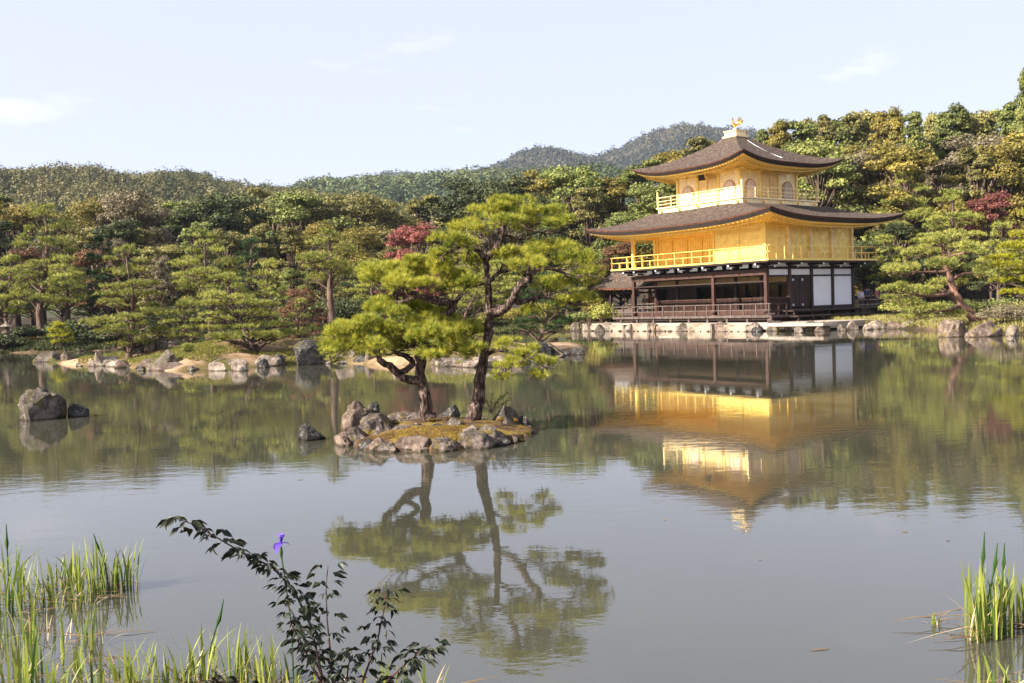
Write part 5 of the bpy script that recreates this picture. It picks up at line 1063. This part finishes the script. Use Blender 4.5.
for i, (px, Y, r, h, mt) in enumerate(sorted([(25,61.5,1.2,.5,'moss'),(28,64,1.4,1.1,'leaf_dark'),(12,60.5,1.3,.9,'leaf_dark'),(70,62,1.8,1.5,'leaf_dark'),(105,60.3,1.6,.9,'leaf_dark'),(140,60.5,1.8,1.0,'leaf_dark'),(90,62,2.0,1.6,'leaf_dark'),(120,63,2.0,1.8,'leaf_dark'),(160,64,2.2,2.2,'leaf_dark'),(200,64,2.2,2.3,'leaf_dark'),(245,65,2.4,2.4,'leaf_dark'),(290,66,2.4,2.4,'leaf_green'),(340,68,2.4,2.4,'leaf_dark'),(385,69,2.4,2.4,'leaf_dark'),(430,70,2.2,2.2,'leaf_green'),(460,71,2.2,2.2,'leaf_dark')])):
    shrub('shrub', place(px, 335, Y), r, h, M[mt], 3600, .17, 100+i, 'shrub along the far left shore, '+ordinal(i)+' from the left', 'shrub', 'shrubs of the left shore')
X = rng.uniform(-21, 4, 60000); Y = rng.uniform(34, 46, 60000); k = (sdist(X, Y, ISL_A) > .25) & (Waves(31, .8, 3)(np.stack([X, Y, X*0], -1)) > -.05); X, Y = X[k], Y[k]; C = np.stack([X, Y, terrain(X, Y)], -1)
tag(link('island_grass', mesh_np('island_grass', needles(C, np.tile([0, 0, 1.0], (len(X), 1)), rng, 3, .10, .03, 1.0), 3, M['grass'], np.repeat(rng.beta(1.5, 2, len(X)), 9))), kind='stuff')
X = rng.uniform(-42, 2, 90000); Y = rng.uniform(54, 80, 90000); k = (-sdist(X, Y, POND) > .0) & (X > -.56*Y-1); X, Y = X[k], Y[k]; C = np.stack([X, Y, terrain(X, Y)], -1)
tag(link('shade_ground_cover', mesh_np('shade_ground_cover', needles(C, np.tile([0, 0, 1.0], (len(X), 1)), rng, 3, .26, .07, 1.0), 3, M['leaf_dark'], np.repeat(rng.beta(1.5, 2, len(X)), 9))), kind='stuff')  # dark tufts added over the bank in place of the trees' missing shadow
# grass on banks
X = rng.uniform(-6, 30, 60000); Y = rng.uniform(40, 72, 60000); tp = -sdist(X, Y, POND); k = (tp > .15) & (tp < 5) & ~((X > 5) & (X < 19.5) & (Y > 54)) & (np.abs(X) < .53*Y+1)
X, Y = X[k], Y[k]; C = np.stack([X, Y, terrain(X, Y)], -1)
tag(link('grass', mesh_np('grass', needles(C, np.tile([0, 0, 1.0], (len(X), 1)), rng, 3, .22, .04, .8), 3, M['leaf_olive'], np.repeat(rng.beta(2, 2, len(X)), 9))), kind='stuff')
rnd = random.Random(15)
for i in range(20):
    q_ = at(-4+i*9.5, 352.5-i*.35); sz_ = .15+.45*rnd.random()**1.6; q_.z = 0
    for _ in range(60):
        if -float(sdist(np.array([q_.x]), np.array([q_.y]), POND)[0]) > -.1: break
        q_.y += .25
    o = link('shore_stone', rock_mesh('shore_stone', sz_*1.3, sz_, sz_*rnd.uniform(.5, .9), 800+i, M[rnd.choice(['rock_grey','rock_dark','rock_pink','rock_pale'])], 3), loc=(q_.x, q_.y, .03))
    tag(o, 'waterline stone of the left bank, '+ordinal(i)+' from the left', 'stone', 'waterline stones of the left bank')
# stone lantern
p = place(7, 341, 61); mb = MB(); o = empty('stone_lantern', p, 0, 'old grey stone lantern on the left bank under a pine', 'lantern')
mb.lathe((0,0,0), [(.36,-.1),(.36,.12),(.28,.2),(.14,.26),(.13,.85),(.26,.95),(.27,1.03)], 12); mb.build('pedestal', M['rock_pale'], o)
mb = MB(); mb.lathe((0,0,0), [(.17,1.032),(.18,1.30)], 6); mb.build('light_box', M['rock_grey'], o)
mb = MB(); mb.lathe((0,0,0), [(.42,1.305),(.46,1.35),(.25,1.47),(.08,1.52),(.09,1.6),(.02,1.68)], 6); mb.build('cap', M['rock_pale'], o)
# bamboo rail fence behind the pavilion
def fence(px0, px1, y_, Y, label):
    a_ = place(px0, y_, Y); b_ = place(px1, y_, Y); n_ = 7; o = empty('rail_fence', a_, 0, label, 'fence')
    for k in range(n_+1):
        q_ = a_.lerp(b_, k/n_)-a_; mb = MB(); mb.tube([q_+Vector((0,0,-.2)), q_+Vector((0,0,.92))], [.06,.055], 7); mb.build('post', M['wood_grey'], o)
    for z_ in (.45, .8):
        mb = MB(); mb.tube([Vector((0,-.07,z_)), (b_-a_)+Vector((0,-.07,z_))], [.045,.045], 7); mb.build('rail', M['stone_cream'], o)
fence(850, 925, 305, 72.5, 'pale two rail fence beside the path right of the pavilion')
fence(628, 662, 305, 84, 'pale two rail fence seen through the open west bay')
# visitors on the path
def skinned(name, V, E_, R, mat, parent, sub=2):
    me = bpy.data.meshes.new(name); me.from_pydata(V, E_, []); me.materials.append(mat); o = link(name, me, parent)
    sk = o.modifiers.new('skin', 'SKIN'); 
    if not me.skin_vertices: me.attributes.new
    for v_, r_ in zip(me.skin_vertices[0].data, R): v_.radius = (r_, r_)
    me.skin_vertices[0].data[0].use_root = True; su = o.modifiers.new('sub', 'SUBSURF'); su.levels = sub; su.render_levels = sub; return o
def plain(name, c, rough=.8):
    m_ = mat_noise(name, [(0.3, tuple(x*.85 for x in c)), (0.7, c)], 12, 3, rough); return m_
M['skin'] = plain('skin', (.55, .34, .25)); M['hair'] = plain('black_hair', (.02, .015, .012))
def person(p, rz, top_c, leg_c, h, label, hat=None):
    o = empty('person', p, rz, label, 'person', 'visitors behind the pavilion'); o.scale = (h/1.7,)*3
    V = [(0,0,.92),(0,0,1.15),(0,0,1.38),(0,0,1.50),(0,-.01,1.58),(0,-.02,1.64), (.19,0,1.38),(.25,.02,1.10),(.24,-.08,.86), (-.19,0,1.38),(-.25,.0,1.10),(-.22,-.10,.87), (.10,0,.86),(.11,-.02,.48),(.11,0,.08),(.11,-.12,.03), (-.10,0,.86),(-.11,.0,.48),(-.11,.02,.08),(-.11,-.10,.03)]
    E_ = [(0,1),(1,2),(2,3),(3,4),(4,5),(2,6),(6,7),(7,8),(2,9),(9,10),(10,11),(0,12),(12,13),(13,14),(14,15),(0,16),(16,17),(17,18),(18,19)]
    R = [.13,.13,.13,.055,.085,.075,.055,.045,.035,.055,.045,.035,.085,.06,.045,.04,.085,.06,.045,.04]
    skinned('body', V, E_, R, M['skin'], o)
    skinned('jacket', [V[i] for i in (0,1,2,6,7,9,10)]+[(.245,-.06,.92),(-.225,-.08,.93)], [(0,1),(1,2),(2,3),(3,4),(4,7),(2,5),(5,6),(6,8)], [.165,.16,.155,.075,.062,.075,.062,.05,.05], plain('jacket_cloth', top_c), o)
    skinned('trousers', [(0,0,.95),(.10,0,.84),(.11,-.02,.48),(.11,0,.12),(-.10,0,.84),(-.11,0,.48),(-.11,.02,.12)], [(0,1),(1,2),(2,3),(0,4),(4,5),(5,6)], [.14,.10,.078,.065,.10,.078,.065], plain('trouser_cloth', leg_c), o)
    mb = MB(); mb.lathe((0,.015,1.575), [(.075,-.02),(.098,.03),(.10,.07),(.08,.11),(.03,.14)], 10); mb.build('hair', M['hair'] if not hat else plain('hat_cloth', hat), o, smooth=True)
for i, (px, Y, rz, tc_, lc_, h_, lb, ht) in enumerate([(861,75,.3,(.7,.7,.72),(.05,.06,.1),1.62,'visitor in a white top nearest the pavilion wall behind the fence',None),(868,76,-.4,(.10,.12,.25),(.05,.05,.06),1.70,'visitor in a navy jacket behind the fence',None),
        (877,75,.8,(.55,.18,.2),(.08,.08,.1),1.58,'visitor in a dusty red jacket behind the fence',None),(884,77,-.2,(.75,.72,.68),(.2,.16,.12),1.66,'visitor in a cream jacket and white hat behind the fence',(.8,.8,.8)),(895,76,.1,(.08,.08,.09),(.12,.14,.22),1.72,'visitor in black, farthest right behind the fence',None),
        (645,88,.2,(.22,.18,.15),(.05,.05,.07),1.6,'visitor in brown seen through the open west bay',None),(652,89,-.5,(.28,.07,.03),(.05,.05,.07),1.68,'visitor in an orange jacket seen through the open west bay',None)]):
    person(place(px, 305, Y), rz, tc_, lc_, h_, lb, ht)

# ------------------------------------------------------------------ foreground irises
def blade_set(rng, n, r, h, w_, lean=.35):
    VV = []; T_ = []; K = 7
    for _ in range(n):
        a_ = rng.uniform(0, 6.28); q_ = r*math.sqrt(rng.uniform(0, 1)); b0 = np.array([math.cos(a_)*q_, math.sin(a_)*q_*.7, -.03]); hh = h*rng.uniform(.5, 1.12); ww = w_*rng.uniform(.7, 1.2)
        la = rng.uniform(0, 6.28); ld = np.array([math.cos(la), math.sin(la), 0]); ln = lean*abs(rng.normal(0, .5)); curl = rng.uniform(0, .5)*ln; sd_ = unit(np.cross(ld+rng.normal(0, .4, 3)*[1, 1, 0], [0, 0, 1.]))
        pts = []
        for k in range(K+1):
            f_ = k/K; pts.append(b0+np.array([0, 0, hh*f_*(1-curl*f_*f_)])+ld*hh*(ln*f_*f_+curl*f_**3))
        wd = [ww*(1-.12*abs(f_-.3)) if f_ < .6 else ww*(1-((f_-.6)/.4)**1.5)+.0004 for f_ in np.linspace(0, 1, K+1)]
        tn = rng.beta(2, 2)
        for k in range(K):
            VV += [pts[k]-sd_*wd[k]/2, pts[k]+sd_*wd[k]/2, pts[k+1]+sd_*wd[k+1]/2, pts[k+1]-sd_*wd[k+1]/2]; T_ += [np.clip(tn+.25*(k/K)-.1, 0, 1)]*4
    return np.array(VV), np.array(T_)
def iris(px, py, n, r, h, seed, label, w_=.014, dry=6, z=None, buds=0):
    rng = np.random.RandomState(seed); p = at(px, py, 0.0); 
    if z is not None: p.z = z
    else: p.z = max(0.0, ground_z(p.x, p.y))-.005
    o = empty('iris_clump', p, 0, label, 'iris clump', 'iris clumps in the foreground water')
    V, T_ = blade_set(rng, int(n*1.25), r*1.1, h*1.1, w_*.95); link('leaves', mesh_np('leaves', V, 4, M['blade'], T_), o)
    if dry:
        V, T_ = blade_set(rng, dry, r*1.15, h*.75, w_*.6, 1.1); link('dry_leaves', mesh_np('dry_leaves', V, 4, M['blade_dry'], T_), o)
        mb = MB()
        for _ in range(dry//2+1):
            a_ = rng.uniform(-.5, .5)+(math.pi if rng.rand() < .5 else 0); l_ = rng.uniform(.12, .32); q0 = Vector((rng.uniform(-r, r), rng.uniform(-r, r)*.7, .008+rng.uniform(0, .05))); q1 = q0+Vector((math.cos(a_)*l_, math.sin(a_)*l_*.5, rng.uniform(-.02, .06))); q1.z = max(.007, q1.z)
            mb.tube([q0, q0.lerp(q1, .5)+Vector((0, 0, .01)), q1], [.0025, .002, .001], 4)
        mb.build('fallen_stalks', M['blade_dry'], o)
    if buds:
        mb = MB()
        for k in range(buds):
            x = rng.uniform(-r, r)*.7; hh = h*rng.uniform(1.15, 1.45); lx = rng.uniform(-.12, .12)
            mb.tube([(x, 0, 0), (x+lx*.3, 0, hh*.5), (x+lx*.6, 0, hh*.7), (x+lx*.75, 0, hh*.78), (x+lx*.85, 0, hh*.86), (x+lx, 0, hh)], [.005, .004, .004, .011, .006, .002], 6)
        mb.build('flower_stalk', M['blade'], o)
    return o
IR = [(12,612,24,.22,.42,0,1),(-6,598,22,.2,.44,0,0),(38,606,20,.13,.34,2,0),(66,588,20,.14,.30,0,0),(96,592,30,.15,.36,0,1),(122,590,26,.12,.33,0,0),(78,606,10,.14,.22,3,0),(20,640,12,.2,.26,0,0),(90,640,9,.16,.22,0,0),(60,668,12,.2,.24,0,0),
      (10,690,22,.2,.30,0,0),(110,692,20,.15,.27,0,0),(152,694,18,.12,.28,0,0),(186,692,18,.11,.26,0,0),(214,690,26,.13,.33,0,1),(246,692,22,.12,.30,0,0),(272,694,14,.09,.34,0,0),(305,700,8,.1,.22,0,0),(345,700,6,.08,.2,0,0),(385,700,8,.1,.24,0,0),(430,700,4,.06,.24,0,0),(70,700,16,.16,.25,0,0),
      (988,634,26,.15,.40,0,2),(1010,628,24,.13,.34,0,0),(1030,624,20,.14,.38,0,1),(976,642,6,.05,.42,0,1),(936,624,5,.03,.10,0,0),(1010,692,5,.08,.24,0,0),(985,700,3,.05,.22,0,0)]
IL = sorted(range(len(IR)), key=lambda i: IR[i][0])
def where(px, py):
    row = [i for i in IL if (IR[i][0] < 600) == (px < 600) and (IR[i][1] > 660) == (py > 660)]
    return row
for i, (px, py, n, r, h, dry, bd) in enumerate(IR):
    row = where(px, py); k = row.index(i); side = 'left' if px < 600 else 'right'; pos = 'along the bottom frame edge' if py > 660 else 'standing in the water'
    iris(px, py, n, r, h, 400+i, ('tiny' if h < .15 else 'tall' if h > .36 else 'slender')+' iris clump '+pos+' at the '+side+', '+ordinal(k)+' from the left', dry=8+(i*3) % 5, buds=bd)
# purple iris flower
Yf = 4.1; fp = atY(281, 544, Yf); g0 = Vector((fp.x+.03, Yf, ground_z(fp.x, Yf))); o = empty('iris_flower', g0, 0, 'single purple iris flower rising above the dark bush', 'flower'); c = fp-g0; mb = MB()
mb.tube([(0,0,-.05), (.0,0,c.z*.5), c-Vector((0,0,.05))], [.004,.0035,.003], 6); mb.tube([c-Vector((0,0,.06)), c-Vector((0,0,.035)), c-Vector((0,0,.01))], [.004,.008,.004], 6); mb.build('stem', M['blade'], o)
def petal(c, d, up, l_, w_, droop, K=5):
    VV = []; d = np.array(d, float); s_ = unit(np.cross(d, [0, 0, 1.])); pts = [np.array(c)+d*l_*k/K+np.array([0, 0, 1])*(up*math.sin(k/K*2.2)*l_-droop*l_*(k/K)**2.2) for k in range(K+1)]; wd = [w_*math.sin(.25+2.7*k/K)**.8 if k < K else .002 for k in range(K+1)]
    for k in range(K): VV += [pts[k]-s_*wd[k], pts[k]+s_*wd[k], pts[k+1]+s_*wd[k+1], pts[k+1]-s_*wd[k+1]]
    return VV
for k in range(3):
    a_ = k*2.094+.35; V = petal(c, (math.cos(a_), math.sin(a_), 0), .25, .050, .014, .8); link('petal', mesh_np('petal', np.array(V), 4, M['petal'], np.full(len(V), .3)), o)
    a_ += 1.05; V = petal(c, (math.cos(a_)*.5, math.sin(a_)*.5, 0), 1.0, .045, .010, .1); link('petal', mesh_np('petal', np.array(V), 4, M['petal'], np.full(len(V), .8)), o)
# dark bush
Yb = 3.55; gb = Vector((atY(345, 683, Yb).x, Yb, ground_z(atY(345, 683, Yb).x, Yb))); bo = empty('dark_bush', gb, 0, 'dark leafy bush with arching stems in the near foreground', 'bush')
stems = [[(345,760,0),(335,710,0),(322,676,0),(311,626,-.05),(294,590,-.08),(272,567,-.12),(243,553,-.15),(216,537,-.18),(195,525,-.2),(178,519,-.22)],
 [(347,760,0),(338,700,.03),(331,660,.05),(327,620,.06),(326,585,.08),(328,566,.1)], [(350,760,0),(352,710,.05),(366,672,.1),(378,638,.12),(384,610,.14),(386,590,.15)], [(352,760,0),(368,715,-.05),(388,680,-.1),(408,662,-.15),(430,645,-.2)],
 [(345,760,0),(330,700,-.1),(312,665,-.15),(300,640,-.2),(290,622,-.22)], [(343,760,0),(290,715,-.05),(250,690,-.1),(222,682,-.12),(200,680,-.15)], [(350,760,0),(345,700,-.1),(348,668,-.1),(352,650,-.1)], [(322,676,0),(305,640,.1),(292,612,.12),(284,600,.14)]]
rng = np.random.RandomState(77); VV = []; TT = []
for si, st in enumerate(stems):
    P = [atY(x, y, Yb+dy)-gb for x, y, dy in st]
    if si != 7: P[0] = Vector((P[0].x*.3, P[0].y*.3, -.05))
    mb = MB(); mb.tube(P, [max(.0018, .0065*(1-.8*k/(len(P)-1))) for k in range(len(P))], 6); mb.build('stem', M['bush_stem'], bo)
    seg = []
    for a_, b_ in zip(P[1:-1], P[2:]):
        n_ = max(1, int((b_-a_).length/.030)); seg += [a_.lerp(b_, k/n_) for k in range(n_)]
    seg.append(P[-1])
    for qi, q_ in enumerate(seg):
        if q_.z+gb.z < .25: continue
        for rep in range(3+rng.randint(0,3)):
            ad = rng.uniform(0, 6.28); pet = np.array([math.cos(ad), math.sin(ad)*.7, rng.uniform(-.1, .35)]); pl_ = rng.uniform(.012, .055); c0 = np.array(q_)+pet*pl_
            for j in range(rng.randint(2, 5)):
                la = ad+(j-1.5)*rng.uniform(.5, .9); d = unit(np.array([math.cos(la), math.sin(la)*.7, -.45+rng.uniform(-.35, .3)])); s_ = unit(np.cross(d, unit(rng.normal(size=3)*.5+np.array([0, .3, 1])))); nrm = np.cross(s_, d); l_ = rng.uniform(.022, .050); w_ = l_*rng.uniform(.20, .28)
                b = c0+pet*.004*j; A0 = b; mid1 = b+d*l_*.35; mid2 = b+d*l_*.7-nrm*l_*.04; tip = b+d*l_-nrm*l_*.13; fo = nrm*w_*.35
                VV += [A0, mid1+s_*w_+fo, mid1, A0+d*.0005, A0, mid1, mid1-s_*w_+fo, A0+d*.0005, mid1, mid1+s_*w_+fo, mid2+s_*w_*.62+fo*.6, mid2, mid1, mid2, mid2-s_*w_*.62+fo*.6, mid1-s_*w_+fo, mid2, mid2+s_*w_*.62+fo*.6, tip, tip-d*.0005, mid2, tip-d*.0005, tip, mid2-s_*w_*.62+fo*.6]
                TT += [rng.beta(1.5, 2.5)]*24
link('leaves', mesh_np('leaves', np.array(VV), 4, M['bush_leaf'], np.array(TT)), bo)

# leaves and stalks afloat on the pond
rnd = random.Random(44); fl = sorted([(905,532),(948,541),(760,560),(820,650),(665,520),(300,480)])
for i, (x, y) in enumerate(fl):
    p = at(x, y); s_ = rnd.uniform(.008, .016); mb = MB(); L_ = s_*rnd.uniform(1.6, 5); a_ = rnd.uniform(-.5, .5)
    mb.prism([(-L_, 0, .002), (-L_*.3, -s_*.4, .004), (L_*.6, -s_*.3, .003), (L_, 0, .006), (L_*.5, s_*.35, .003), (-L_*.4, s_*.3, .004)], (0, 0, .0015)); o = mb.build('floating_leaf', M['blade_dry'], loc=(p.x, p.y, 0)); o.rotation_euler = (0, 0, a_)
    tag(o, 'tiny pale leaf afloat on the open pond, '+ordinal(i)+' from the left', 'leaf', 'leaves afloat on the pond')
